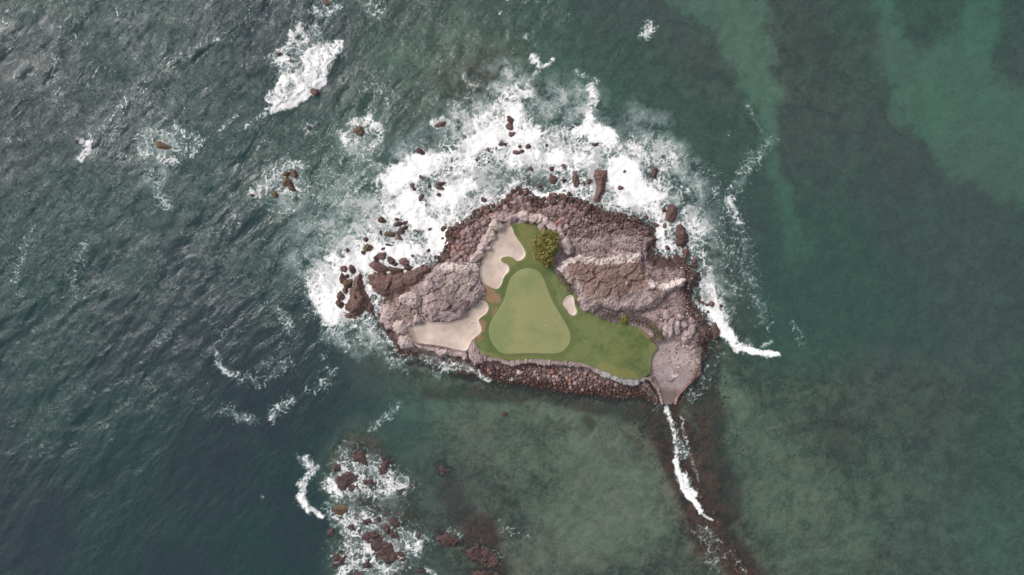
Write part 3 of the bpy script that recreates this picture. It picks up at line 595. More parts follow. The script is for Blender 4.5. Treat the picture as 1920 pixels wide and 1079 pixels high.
rock_cluster('in the lower left reef', 'small red rocks of the lower left reef', [(636,957,15,9,18,'kelp_rock'),(659,988,7,5),(711,974,5,7),(724,988,8,7),(621,1000,7,9),(784,1005,5,5,0),(777,908,3,4),(663,893,10,6,-25),(720,861,8,4),(672,1078,10,6),(791,1070,12,4,0)], MAT['reef_rock'], adj='reddish', seed=3, zc=-.05, hk=.22)
reef_cluster('awash in green shallows below the island', 'flat rocks awash in green shallows', [(828,881,14,8,-20),(840,1012,24,11,-12),(908,1045,32,17,-25),(914,1078,26,8,-5)], seed=9)
rock_cluster('alone in green shallows below the lawn', None, [(947,777,5,4)], MAT['reef_rock'], adj='dark', seed=6, zc=-.1, hk=.2)

# pale boulder walls
pale = [(931,425,11,9,-20),(921,436,9,6.5,55),(915,447,14,8.5,48),(926,444,5,5,20),(906,463,10,8.5,70),(915,465,5,4,0),(896,479,14,7.5,42)]
rock_cluster('in the row edging the upper bunker', 'pale boulders edging the upper bunker', pale, MAT['pale'], name='pale_boulder', adj='pale pink', cat='boulder', zc=3.2, hk=.8, seed=1, grow=1.3)
pale = [(983,407,10,9,-40),(998,410,9,8,20),(1012,411,9,8,-30),(1017,424,7,8,0,'ledge'),(1024,417,9,6.5,-40),(1037,427,10,6.5,-30),(1049,434,8,6,-30),(1052,443,7,6.5,0),(1060,457,11,8.5,-40),(1067,470,8,7,0,'grey')]
rock_cluster('in the arc behind the round tree', 'pale boulders in the arc behind the tree', pale, MAT['pale'], name='pale_boulder', adj='pale pink', cat='boulder', zc=3.0, hk=.8, seed=3, grow=1.3)
tall = [(1258,614,7,17,-4),(1270,612,6.5,14,4),(1250,616,6.5,10,0),(1247,627,7,6),(1283,609,8,6.5),(1298,617,8.5,9.5),(1290,629,9,8),(1284,637,8,7),(1250,591,8,9),(1276,596,7,6),(1296,602,6,6)]
rock_cluster('heaped above the pebbled landing', 'brown boulders heaped above the landing', tall, MAT['grey'], name='heaped_boulder', adj='brown grey', cat='boulder', zc=2.0, hk=.65, seed=2)
rim = [(1282,649,4,3.5),(1289,650,4.5,4),(1296,653,5,4.5),(1302,659,5,5.5),(1304,669,4.5,5),(1308,677,5,6),(1274,645,4,3.5),(1299,665,4,4)]
rock_cluster('rimming the top of the landing', 'rim boulders of the landing', rim, MAT['ledge'], name='rim_boulder', adj='pinkish', cat='boulder', zc=2.0, hk=.6, seed=4)
rock_cluster('lying on brown bluff top', None, [(1175,532,2.2,4,0)], MAT['pale'], name='loose_stone', adj='white', cat='stone', zc=6.4, hk=.5)
rock_cluster('on the lower shore of cobbles', None, [(974,699,5,5)], MAT['pale'], name='loose_stone', adj='pale cream', cat='stone', zc=.9, hk=.6)

# ------------------------------------------------------------------ cobble beaches
ZONES = [
 ('left of the upper bunker', [(817,490),(829,470),(837,450),(838,434),(849,425),(880,404),(905,388),(926,382),(945,374),(956,362),(962,396),(940,397),(924,402),(916,424),(903,446),(888,470),(884,490),(850,490)], 1.7, 5.2, 1100, 1.),
 ('along the top of the island', [(956,358),(967,350),(985,353),(1000,363),(1012,371),(1040,364),(1066,364),(1090,374),(1108,386),(1096,402),(1084,416),(1066,440),(1052,430),(1040,416),(1020,406),(1000,400),(976,398),(962,396)], 1.6, 5.2, 900, 1.),
 ('on the upper right shore', [(1096,402),(1110,384),(1130,394),(1160,398),(1190,406),(1215,422),(1236,438),(1205,444),(1170,438),(1130,441),(1090,446),(1066,442),(1084,416)], 1.1, 3.6, 1000, .85),
 ('along the lower shore', [(888,690),(905,684),(945,686),(980,686),(1030,688),(1050,690),(1085,694),(1110,698),(1130,712),(1155,720),(1185,724),(1215,722),(1222,738),(1180,741),(1135,743),(1095,739),(1055,734),(1020,727),(980,722),(930,713)], 1.1, 3.6, 1300, .8),
 ('on the right shore', [(1300,575),(1310,572),(1325,592),(1336,612),(1334,634),(1320,650),(1308,645),(1306,620),(1300,600),(1280,580)], 1.1, 2.6, 260, .6),
 ('on the left corner of the island', [(720,600),(735,612),(738,640),(760,660),(790,668),(830,682),(800,672),(760,668),(742,658),(728,636),(715,606)], 1.0, 2.4, 120, .5),
]
ALLC = []
for zi, (where, pts, r0, r1, tries, zf) in enumerate(ZONES):
    poly = np.array(pts, float); lo = poly.min(0); hi = poly.max(0)
    cand = RNG.uniform(lo, hi, (tries*7, 2)); cand = cand[sdf(poly, cand[:, 0], cand[:, 1]) > 0]
    px_, py_, rr_ = [], [], []
    radii = np.sort(r0 + (r1 - r0)*RNG.random(len(cand))**3.6)[::-1]
    for (cx, cy), r in zip(cand, radii):
        if px_:
            d = np.hypot(np.array(px_) - cx, np.array(py_) - cy)
            if np.any(d < (np.array(rr_) + r)*.80): continue
        px_.append(cx); py_.append(cy); rr_.append(r)
        if len(px_) >= tries: break
    x = (np.array(px_) - 960)*S*.993; y = (539.5 - np.array(py_))*S*.993
    z = ground_h(x[None], y[None])[0]
    ALLC += [(xx, yy, zz, r*S, zi) for xx, yy, zz, r in zip(x, y, z, rr_)]
ALLC.sort(key=lambda c: -c[3])
LOWP = [rock_proto(300 + i, 2, .74, 7, .10) for i in range(8)]
LOWW = [m_.copy() for m_ in LOWP]
for m_ in LOWP: m_.materials.append(MAT['boulder'])
for m_ in LOWW: m_.materials.append(MAT['wet_rock'])
for i, (x, y, z, r, zi) in enumerate(ALLC[:300]):
    wetb = float(F_ISL(np.array(x), np.array(y))) + random.gauss(0, 1.) < (3.2 if zi != 2 else 6)
    o = bpy.data.objects.new('beach_boulder', (LOWW if wetb else LOWP)[i % 8]); COL.objects.link(o)
    o.location = (x, y, z + r*.25); k = r*1.18
    o.scale = (k*random.uniform(.9, 1.2), k*random.uniform(.8, 1.0), k*random.uniform(.85, 1.1))
    o.rotation_euler = (random.uniform(-.3, .3), random.uniform(-.3, .3), random.uniform(0, 6.3))
    kd = 'dark wet red boulder near the waterline ' if wetb else 'dry mauve boulder of the cobble beach '
    tag(o, kd + ZONES[zi][0], 'boulder', ('wet' if wetb else 'dry') + ' boulders of the cobble beach ' + ZONES[zi][0])
LP1 = [rock_proto(330 + i, 1, .74, 6, .12) for i in range(6)]
PV = []; PF = []
for m_ in LP1:
    PV.append(np.array([v.co[:] for v in m_.vertices])); PF.append(np.array([p.vertices[:] for p in m_.polygons]))
VV, FF, RR, TT = [], [], [], []; off = 0
for i, (x, y, z, r, zi) in enumerate(ALLC[300:]):
    v = PV[i % 6]; a = random.uniform(0, 6.3); k = r*1.2; ca, sa = math.cos(a), math.sin(a)
    sx, sy, sz = k*random.uniform(.9, 1.2), k*random.uniform(.8, 1.), k*random.uniform(.8, 1.1)
    q = np.stack([v[:, 0]*sx*ca - v[:, 1]*sy*sa + x, v[:, 0]*sx*sa + v[:, 1]*sy*ca + y, v[:, 2]*sz + z + r*.25], -1)
    VV.append(q); FF.append(PF[i % 6] + off); off += len(q); RR.append(np.full(len(q), random.random())); TT.append(np.full(len(q), min(1, max({3: .6, 4: .8, 5: .8, 2: .45}.get(zi, .12)*random.random()**.5, .95*float(sstep(4.5, 1.5, F_ISL(np.array(x), np.array(y)) + random.gauss(0, .8)))))))
me = raw_mesh('cobbles', np.vstack(VV), np.vstack(FF), 3, {'rnd': np.concatenate(RR), 'wet': np.concatenate(TT)}, True)
tag(link('cobbles', me, MAT['cobble']), 'small brown cobbles packed along the island shores', 'cobbles', None, 'stuff')

VV, FF, RR, TT = [], [], [], []; off = 0
DRN = [([(1250,762),(1268,820),(1290,890),(1330,965),(1400,1090)],20,900),([(1320,700),(1330,780),(1345,860)],38,500),([(900,722),(1000,735),(1100,748),(1190,755)],16,520),([(1200,760),(1225,800)],30,220),([(690,870),(700,950),(690,1050)],70,420),([(905,1045),(850,1010)],45,200),([(1325,640),(1330,700)],18,160)]
for pts, r, n in DRN:
    p = np.array(pts, float); sg = np.r_[0, np.cumsum(np.hypot(*np.diff(p, axis=0).T))]
    for _ in range(n):
        t = random.uniform(0, sg[-1]); px = np.interp(t, sg, p[:, 0]) + random.gauss(0, r*.5); py = np.interp(t, sg, p[:, 1]) + random.gauss(0, r*.5)
        x, y = PW(px, py); zz = float(seabed_fields(np.array([[x]]), np.array([[y]]))[0][0, 0]) if False else None
        VV.append((x, y)); RR.append(random.random())
pts_ = np.array(VV); zb = np.maximum(seabed_fields(pts_[:, 0][None], pts_[:, 1][None])[0][0], np.where(F_ISL(pts_[:, 0], pts_[:, 1]) > -8, ground_h(pts_[:, 0][None], pts_[:, 1][None])[0], -9))
VV, FF, R2, TT = [], [], [], []
for i, ((x, y), z) in enumerate(zip(pts_, zb)):
    v = PV[i % 6]; k = .16 + .5*random.random()**2.2; a = random.uniform(0, 6.3); ca, sa = math.cos(a), math.sin(a)
    q = np.stack([(v[:, 0]*ca - v[:, 1]*sa)*k + x, (v[:, 0]*sa + v[:, 1]*ca)*k*.8 + y, v[:, 2]*k*.7 + min(z, .3) + k*.15], -1)
    VV.append(q); FF.append(PF[i % 6] + off); off += len(q); R2.append(np.full(len(q), RR[i])); TT.append(np.full(len(q), .55 + .4*random.random()))
me = raw_mesh('drowned_stones', np.vstack(VV), np.vstack(FF), 3, {'rnd': np.concatenate(R2), 'wet': np.concatenate(TT)}, True)
tag(link('drowned_stones', me, MAT['cobble']), 'dark red stones under shallow water along the causeway and reef', 'stones', None, 'stuff')

# pale rubble scattered over the bluffs and shelves
def ray_z(x, y, names):
    dg = bpy.context.evaluated_depsgraph_get(); best = -9
    for o in names:
        ok, loc, nrm, _ = o.ray_cast(Vector((x, y, 60)), Vector((0, 0, -1)))
        if ok: best = max(best, loc.z)
    return best
bpy.context.view_layer.update()
GROUNDERS = [o for o in COL.objects if o.name.split('.')[0] in ('island', 'rock_bluff', 'rock_ledge', 'lawn', 'sand_bunker', 'putting_green', 'path')]
VV, FF, RR = [], [], []; off = 0
RUB = [(1040,440,1215,500,330),(1060,560,1250,600,150),(1230,560,1310,640,200),(800,490,905,560,220),(720,560,800,600,110),(1215,500,1300,560,130),(1222,640,1300,700,90)]
for (xa, ya, xb, yb, n) in RUB:
    for _ in range(n):
        px, py = random.uniform(xa, xb), random.uniform(ya, yb)
        x, y = PW(px, py, 4); z = ray_z(x, y, GROUNDERS)
        if z < .6: continue
        if GROUNDERS and platform_sd(np.array([[x]]), np.array([[y]]))[0, 0] > -.5: continue
        i = random.randrange(6); v = PV[i]; a = random.uniform(0, 6.3); k = .16 + .38*random.random()**2.5; ca, sa = math.cos(a), math.sin(a)
        q = np.stack([(v[:, 0]*ca - v[:, 1]*sa)*k + x, (v[:, 0]*sa + v[:, 1]*ca)*k*.8 + y, v[:, 2]*k*.8 + z + k*.2], -1)
        VV.append(q); FF.append(PF[i] + off); off += len(q); RR.append(np.full(len(q), random.random()))
MAT['rubble'] = rock_mat('pale_rubble', ((.16, .11, .11), (.27, .2, .2), (.55, .47, .45)), rnd='attr', scale=.8)
me = raw_mesh('rubble', np.vstack(VV), np.vstack(FF), 3, {'rnd': np.concatenate(RR)}, True)
tag(link('rubble', me, MAT['rubble']), 'pale loose rubble scattered over the rock bluffs and shelves', 'rubble', None, 'stuff')

# ------------------------------------------------------------------ lower stone edge of the lawn: slab by slab
def box_mesh(name, top, bot, bevel=.06):
    """prism from two quads of 3-D points, bevelled"""
    bm = bmesh.new(); t = [bm.verts.new(p) for p in top]; b = [bm.verts.new(p) for p in bot]
    bm.faces.new(t); bm.faces.new(b[::-1])
    for i in range(len(t)): bm.faces.new((t[i], b[i], b[(i + 1) % len(t)], t[(i + 1) % len(t)]))
    bmesh.ops.recalc_face_normals(bm, faces=bm.faces)
    bmesh.ops.bevel(bm, geom=list(bm.edges), offset=bevel, segments=1, affect='EDGES', clamp_overlap=True)
    me = bpy.data.meshes.new(name); bm.to_mesh(me); bm.free(); return me
EDGE = [(888,664),(897,668),(908,669),(937,674),(958,679),(983,675),(1003,674),(1028,676),(1040,678),(1065,678),(1085,681),(1100,685),(1120,693),(1140,700),(1157,710),(1185,714),(1208,710),(1224,708)]
MAT['slab_a'] = rock_mat('pink_wall_slab', ((.20, .15, .142), (.31, .24, .225), (.42, .34, .32)), rnd='object', scale=.7)
MAT['slab_b'] = rock_mat('blue_grey_wall_slab', ((.22, .205, .205), (.33, .315, .31), (.44, .42, .415)), rnd='object', scale=.7)
ep = chaikin(np.array(EDGE, float), 2, False)
seg = np.r_[0, np.cumsum(np.hypot(*np.diff(ep, axis=0).T))]; L = seg[-1]
wall = bpy.data.objects.new('retaining_wall', None); COL.objects.link(wall); wx, wy = PW(1050, 690, 2); wall.location = (wx, wy, 0)
tag(wall, 'pale ribbed stone retaining wall along the lower edge of the lawn', 'wall')
t = 0.0; k = 0
while t < L - 3:
    w = random.choice((2.6, 3.4, 4.4, 5.6, 7.4))*random.uniform(.85, 1.15)
    def at(tt, d, z):
        tt = min(tt, L - .01); x = np.interp(tt, seg, ep[:, 0]); y = np.interp(tt, seg, ep[:, 1])
        x2 = np.interp(min(tt + 2, L), seg, ep[:, 0]); y2 = np.interp(min(tt + 2, L), seg, ep[:, 1]); x1 = np.interp(max(tt - 2, 0), seg, ep[:, 0]); y1 = np.interp(max(tt - 2, 0), seg, ep[:, 1])
        dx, dy = x2 - x1, y2 - y1; n = math.hypot(dx, dy)
        X_, Y_ = PW(x - dy/n*d, y + dx/n*d, z); return Vector((X_ - wx, Y_ - wy, z))
    wob = 2.5*math.sin(t*.11) + 1.5*math.sin(t*.043 + 2)
    d1 = 9.0 + wob + random.uniform(-2.4, 2.0); zt = float(lawn_h(np.array([[PW(np.interp(t, seg, ep[:, 0]), 0)[0]]]), np.array([[PW(0, np.interp(t, seg, ep[:, 1]))[1]]]))[0, 0]) + random.uniform(-.30, .10)
    a0, a1 = t + .08, t + w - .08; i0 = -1.5 - random.uniform(0, 1)
    top = [at(a0, i0, zt), at(a1, i0, zt), at(a1, d1*.8, zt - .3), at(a0, d1*.8, zt - .3)]
    bot = [at(a0, i0, zt - 3), at(a1, i0, zt - 3), at(a1, d1, -.1), at(a0, d1, -.1)]
    me = box_mesh('slab', top, bot, .07)
    px_m = np.interp(t, seg, ep[:, 0])
    o = link('slab', me, MAT['slab_b'] if 1128 < px_m < 1205 else MAT['slab_a'], wall); k += 1; t += w

# low landing walls
def ribbon(pts, w, z_of, hgt, name, mat, label, group, step=5.0):
    """low wall of mortared stones: each stone a part"""
    p = chaikin(np.array(pts, float), 2, False); sg = np.r_[0, np.cumsum(np.hypot(*np.diff(p, axis=0).T))]
    root = bpy.data.objects.new(name, None); COL.objects.link(root); x0, y0 = PW(*p.mean(0)); root.location = (x0, y0, 0); tag(root, label, 'wall', group)
    t = 0
    while t < sg[-1] - 1:
        l = random.uniform(.75, 1.25)*step; t1 = min(t + l - .35, sg[-1])
        def q(tt, d, z):
            x = np.interp(tt, sg, p[:, 0]); y = np.interp(tt, sg, p[:, 1]); xa = np.interp(tt - 1.5, sg, p[:, 0]); ya = np.interp(tt - 1.5, sg, p[:, 1]); xb = np.interp(tt + 1.5, sg, p[:, 0]); yb = np.interp(tt + 1.5, sg, p[:, 1])
            dx, dy = xb - xa, yb - ya; n = math.hypot(dx, dy) + 1e-6
            X_, Y_ = PW(x - dy/n*d, y + dx/n*d, z); return Vector((X_ - x0, Y_ - y0, z))
        c = PW(np.interp(t, sg, p[:, 0]), np.interp(t, sg, p[:, 1])); zg = z_of(*c); zt = zg + hgt + random.uniform(-.05, .05); h = w/2*random.uniform(.9, 1.1)
        me = box_mesh('stone', [q(t, -h, zt), q(t1, -h, zt), q(t1, h, zt), q(t, h, zt)], [q(t, -h*1.15, zg - 1), q(t1, -h*1.15, zg - 1), q(t1, h*1.15, zg - 1), q(t, h*1.15, zg - 1)], .12)
        link('stone', me, mat, root); t += l
MAT['wallstone'] = rock_mat('reddish_wall_stone', ((.19, .105, .085), (.32, .20, .17), (.42, .31, .28)), rnd='object', scale=.8)
zp = lambda x, y: float(pad_h(np.array([[x]]), np.array([[y]]))[0, 0])
ribbon([(1225,706),(1232,723),(1238,743),(1242,760)], 4.6, zp, .55, 'low_wall', MAT['wallstone'], 'short straight reddish stone wall left of the landing ramp', 'landing walls')
ribbon([(1303,664),(1304,680),(1307,692),(1298,712),(1284,727),(1273,739),(1267,750),(1266,760)], 5.2, zp, .55, 'low_wall', MAT['wallstone'], 'long bent reddish stone wall right of the landing ramp', 'landing walls')
# shallow steps of the landing
sr = bpy.data.objects.new('landing_steps', None); COL.objects.link(sr); sx, sy = PW(1272, 690, 1.8); sr.location = (sx, sy, 0)
tag(sr, 'worn beige stone steps in the middle of the pebbled landing', 'steps')
for i, (px, py, a, b, rt) in enumerate([(1267,673,6,4,-10),(1261,681,5,4,-15),(1264,689,6,4,-20),(1268,697,6,3.6,-25),(1266,705,6,3.4,-30),(1257,711,8,3,-14)]):
    c, s_ = math.cos(math.radians(rt)), math.sin(math.radians(rt)); zt = 2.25 - .13*i
    pts = [(-a, -b), (-a*.4, -b*1.15), (a*.5, -b), (a, -b*.2), (a*.85, b), (-a*.2, b*1.1), (-a, b*.6)]
    f = lambda z, e: [Vector((PW(px + (u*c - v*s_)*e, py + (u*s_ + v*c)*e, z)[0] - sx, PW(px + (u*c - v*s_)*e, py + (u*s_ + v*c)*e, z)[1] - sy, z)) for u, v in pts]
    link('step', box_mesh('step', f(zt, 1), f(zt - 1.2, 1.1), .08), MAT['grey'] if i % 2 else MAT['pale'], sr)

# ------------------------------------------------------------------ vegetation
def leaf_material(name, a, b, c):
    m, nt = M(name); g = N(nt); r = g.attr('rnd')
    col = g.mix(g.ramp(r, 0, .55), a, b); col = g.mix(g.ramp(r, .6, 1), col, c)
    d = g.bsdf(col, .6, None, .3); t = g.n('ShaderNodeBsdfTranslucent'); g.nt.links.new(col, t.inputs['Color'])
    mx = g.n('ShaderNodeMixShader'); g.set(mx, 0, .25); g.nt.links.new(d, mx.inputs[1]); g.nt.links.new(t.outputs[0], mx.inputs[2]); g.out(mx.outputs[0]); return m
def bark_material(name, a, b):
    m, nt = M(name); g = N(nt); v = g.objc(); n1 = g.noise(v, 3, 5, .7); g.out(g.bsdf(g.mix(n1, a, b), .9, g.bump(n1, .6, .1), .1)); return m
MAT['bark'] = bark_material('grey_bark', (.07, .05, .04), (.2, .15, .12))
def tube(bm, p0, p1, r0, r1, n=7):
    d = (p1 - p0).normalized(); u = d.orthogonal().normalized(); w = d.cross(u); A = []; B = []
    for i in range(n):
        a = 2*math.pi*i/n; k = u*math.cos(a) + w*math.sin(a)
        A.append(bm.verts.new(p0 + k*r0)); B.append(bm.verts.new(p1 + k*r1))
    for i in range(n): bm.faces.new((A[i], A[(i + 1) % n], B[(i + 1) % n], B[i]))
    bm.faces.new(B)
def leaves(clumps, n, size, rng, up=.6):
    """clumps: (centre, radius xy, radius z, share)"""
    V = []; R = []
    tot = sum(c[3] for c in clumps)
    for c, rx, rz, w in clumps:
        k = int(n*w/tot); tone = rng.normal(0, .20)
        d = rng.normal(size=(k, 3)); d /= np.linalg.norm(d, axis=1)[:, None]; d[:, 2] = np.abs(d[:, 2])*1.0 - .25*(rng.random(k) < .3)
        rad = rng.random(k)**.33
        p = np.array(c) + d*np.stack([rx*rad, rx*rad, rz*rad], -1)
        nr = d + rng.normal(size=(k, 3))*.6 + np.array([0, 0, up]); nr /= np.linalg.norm(nr, axis=1)[:, None]
        t = np.cross(nr, rng.normal(size=(k, 3))); t /= np.linalg.norm(t, axis=1)[:, None]; b = np.cross(nr, t)
        s = size*rng.uniform(.6, 1.3, k)[:, None]
        V.append(np.stack([p - t*s, p + b*s*.55 + nr*s*.12, p + t*s, p - b*s*.55 + nr*s*.12], 1).reshape(-1, 3))
        R.append(np.repeat(np.clip(.5 + tone + rng.normal(0, .2, k), 0, 1), 4))
    V = np.vstack(V); return V, np.arange(len(V)).reshape(-1, 4), np.concatenate(R)
def bush(name, px, py, z, lobes, nleaf, size, mat, label, cat, group=None, trunk=.2, crown_name='crown', seed=0):
    """lobes: (dx, dy px, radius px, height m, squash)"""
    rng = np.random.default_rng(500 + seed); x, y = PW(px, py, z + 2)
    root = bpy.data.objects.new(name, None); COL.objects.link(root); root.location = (x, y, z); tag(root, label, cat, group)
    bm = bmesh.new(); top = Vector((0, 0, lobes[0][3]*.35)); tube(bm, Vector((0, 0, -.4)), top, trunk, trunk*.75)
    me = bpy.data.meshes.new('trunk'); bm.to_mesh(me); bm.free(); link('trunk', me, MAT['bark'], root)
    cl = []
    for dx, dy, r, h, sq in lobes:
        cx, cy, rr = dx*S, -dy*S, r*S
        bm = bmesh.new(); mid = Vector((cx*.5, cy*.5, h*.45)); tube(bm, top*.9, mid, trunk*.6, trunk*.45, 6); tube(bm, mid, Vector((cx, cy, h*.72)), trunk*.45, trunk*.15, 6)
        me = bpy.data.meshes.new('limb'); bm.to_mesh(me); bm.free(); link('limb', me, MAT['bark'], root)
        m = max(9, int(rr*20))
        for _ in range(m):
            a = rng.uniform(0, 6.28); q = rr*math.sqrt(rng.random())*.88; hh = h*(.45 + .5*math.sqrt(max(0, 1 - (q/rr)**2)))*rng.uniform(.9, 1.06)
            cl.append(((cx + q*math.cos(a), cy + q*math.sin(a), hh), rr*rng.uniform(.10, .24), rr*sq*rng.uniform(.10, .22), rng.uniform(.6, 1.3)))
    V, Q, R = leaves(cl, nleaf, size, rng)
    link(crown_name, raw_mesh(crown_name, V, Q, 4, {'rnd': R}, False), mat, root); return root
MAT['leaf'] = leaf_material('olive_leaves', (.11, .105, .026), (.24, .215, .058), (.42, .365, .13))
MAT['leaf2'] = leaf_material('yellow_green_leaves', (.10, .13, .012), (.21, .23, .025), (.30, .30, .05))
MAT['dry'] = leaf_material('dry_twigs', (.10, .075, .07), (.19, .15, .14), (.30, .25, .22))
MAT['dry2'] = leaf_material('dry_olive_twigs', (.10, .085, .045), (.19, .155, .09), (.28, .23, .15))
zl = 3.2
bush('round_tree', 1021, 462, zl, [(0,-12,20,5.2,1.),(-8,-2,16,5.0,1.),(10,0,18,5.4,1.),(0,16,19,4.6,1.),(-10,14,14,4.2,1.),(14,-18,13,4.2,1.),(6,28,12,3.6,1.)], 24000, .19, MAT['leaf'], 'round olive green leafy tree at the top of the lawn', 'tree', None, .28, seed=1)
bush('small_shrub', 1170, 599, 3.2, [(0,0,7.5,1.8,1.),(3,5,5,1.3,1.),(-4,3,5,1.4,1.)], 1900, .16, MAT['leaf2'], 'bright yellow-green shrub at the lawn edge below the right bluff', 'shrub', None, .08, 'foliage', seed=2)
DRY = [(1150,592,12,'dry'),(1138,589,9,'dry'),(1192,597,13,'dry'),(1210,603,10,'dry'),(1222,612,9,'dry2'),(1232,622,9,'dry2'),(1226,636,7,'dry2'),(1240,634,7,'dry2'),(1052,517,8,'dry2'),(1062,530,9,'dry2'),(1070,542,8,'dry2'),(1084,568,6,'dry2'),(1180,590,10,'dry'),(1128,592,7,'dry')]
for i, (px, py, r, mt) in enumerate(sorted(DRY)):
    bush('dry_shrub', px, py, 3.1, [(0,0,r,1.5,.8),(r*.5,r*.2,r*.6,1.2,.8),(-r*.5,-r*.1,r*.6,1.2,.8)], int(r*r*9), .17, MAT[mt], 'leafless grey brown shrub between lawn and right bluff, ' + ('leftmost' if i == 0 else 'rightmost' if i == len(DRY) - 1 else ORD[i] + ' from left'), 'shrub', 'dry shrubs under the right bluff', .06, 'twigs', seed=10 + i)
# dry grass on the bluff tops
rng = np.random.default_rng(77); V = []; R = []
fB = paint(BR, 6); fL = paint(BRl, 5)
xx, yy = [], []
P = rng.uniform((1050, 480), (1260, 585), (9000, 2)); P2 = rng.uniform((800, 500), (905, 600), (3500, 2))
for P_, f, zz in ((P, fB, 6), (P2, fL, 5)):
    k = S*(H - zz)/H; gx = (P_[:, 0] - 960)*k; gy = (539.5 - P_[:, 1])*k
    keep = f(gx, gy) > .25 + .5*rng.random(len(gx)); xx += list(gx[keep]); yy += list(gy[keep])
for x, y in zip(xx, yy):
    z = ray_z(x, y, [o for o in GROUNDERS if o.name.startswith('rock_bluff')])
    if z < 2: continue
    tone = rng.random()
    for _ in range(3):
        a = rng.uniform(0, 6.28); s = rng.uniform(.10, .26); d = np.array([math.cos(a), math.sin(a), 0]); e = np.array([-d[1], d[0], 0])
        b = np.array([x, y, z - .03]) + d*.05; V += [b - e*s*.25, b + e*s*.25, b + d*s*.9 + np.array([0, 0, s*.8])]; R += [tone]*3
MAT['drygrass'] = leaf_material('dry_brown_grass', (.105, .062, .048), (.175, .105, .08), (.28, .19, .14))
tag(link('dry_grass', raw_mesh('dry_grass', np.array(V), np.arange(len(V)).reshape(-1, 3), 3, {'rnd': np.array(R)}, False), MAT['drygrass']), 'brown dry grass tufts on top of the rock bluffs', 'grass', None, 'stuff')

# ------------------------------------------------------------------ golf things
def plain(name, col, rough=.5):
    m, nt = M(name); g = N(nt); n1 = g.noise(g.objc(), 6, 3); g.out(g.bsdf(g.mix(n1, tuple(c*.88 for c in col), col), rough)); return m
def lawn_z(px, py):
    x, y = PW(px, py, ZL); return x, y, float(lawn_h(np.array([[x]]), np.array([[y]]))[0, 0])
x, y, z = lawn_z(1024, 611)
fs = bpy.data.objects.new('flagstick', None); COL.objects.link(fs); fs.location = (x, y, z + .05); tag(fs, 'golf flagstick with small white flag on the putting green', 'flagstick')
bm = bmesh.new(); tube(bm, Vector((0, 0, -.1)), Vector((0, 0, 2.3)), .035, .022, 8); me = bpy.data.meshes.new('pole'); bm.to_mesh(me); bm.free(); link('pole', me, plain('flag_pole_white', (.75, .74, .68)), fs)
bm = bmesh.new(); rows = []
for i in range(8):
    t = i/7; a = math.radians(118); w = .06*math.sin(t*7)
    ox, oy = math.cos(a)*t*.72 - math.sin(a)*w, math.sin(a)*t*.72 + math.cos(a)*w
    rows.append([bm.verts.new((ox + dd*-math.sin(a)*.012, oy + dd*math.cos(a)*.012, zz - .12*t)) for zz, dd in ((1.8, -1), (2.28, -1), (2.28, 1), (1.8, 1))])
for r0, r1 in zip(rows, rows[1:]):
    for j in range(4): bm.faces.new((r0[j], r1[j], r1[(j + 1) % 4], r0[(j + 1) % 4]))
bm.faces.new(rows[0][::-1]); bm.faces.new(rows[-1])
me = bpy.data.meshes.new('flag'); bm.to_mesh(me); bm.free(); link('flag', me, plain('flag_cloth_white', (.82, .80, .70)), fs)
bm = bmesh.new(); tube(bm, Vector((0, 0, -.08)), Vector((0, 0, .012)), .11, .11, 16); me = bpy.data.meshes.new('cup'); bm.to_mesh(me); bm.free(); link('cup', me, plain('cup_white', (.7, .7, .68)), fs)
x, y, z = lawn_z(889, 607)
rk = bpy.data.objects.new('bunker_rake', None); COL.objects.link(rk); rk.location = (x, y, z + .12); tag(rk, 'thin dark rake lying in the lower bunker near its right edge', 'rake')
mt = plain('rake_dark', (.10, .085, .075))
bm = bmesh.new(); tube(bm, Vector((-.8, 0, .02)), Vector((1.2, .25, .05)), .03, .03, 6); me = bpy.data.meshes.new('handle'); bm.to_mesh(me); bm.free(); link('handle', me, mt, rk)
bm = bmesh.new(); tube(bm, Vector((-.9, -.38, .03)), Vector((-.75, .38, .03)), .045, .045, 6)
for i in range(9):
    f = i/8; p = Vector((-.9 + .15*f, -.38 + .76*f, .03)); tube(bm, p, p + Vector((.02, 0, -.1)), .015, .008, 5)
me = bpy.data.meshes.new('rake_head'); bm.to_mesh(me); bm.free(); link('rake_head', me, mt, rk)

# ------------------------------------------------------------------ foam
FP = [  # filled areas: outline, density, soft width px
 ([(628,630),(600,600),(572,560),(592,520),(612,492),(640,470),(655,432),(690,372),(724,340),(742,310),(782,285),(832,268),(880,222),(930,182),(972,160),(992,172),(988,205),(1012,228),(1050,222),(1092,222),(1120,228),(1150,242),(1162,262),(1222,252),(1262,268),(1282,300),(1262,332),(1292,362),(1288,396),(1306,432),(1322,482),(1342,522),(1362,560),(1372,600),(1360,626),(1340,640),(1320,600),(1290,540),(1290,500),(1230,480),(1230,440),(1190,410),(1100,400),(960,390),(850,450),(820,500),(720,545),(715,600),(690,610)], .62, 26),
 ([(508,178),(520,150),(545,120),(570,98),(600,80),(628,74),(634,90),(628,130),(606,150),(590,166),(560,186),(530,200),(512,206)], .80, 9),
 ([(612,905),(615,870),(650,838),(700,850),(760,890),(780,915),(740,935),(680,935),(640,930)], .54, 22),
 ([(612,955),(660,945),(720,965),(770,980),(800,1010),(796,1050),(740,1079),(640,1085),(615,1040),(640,1010)], .50, 22)]
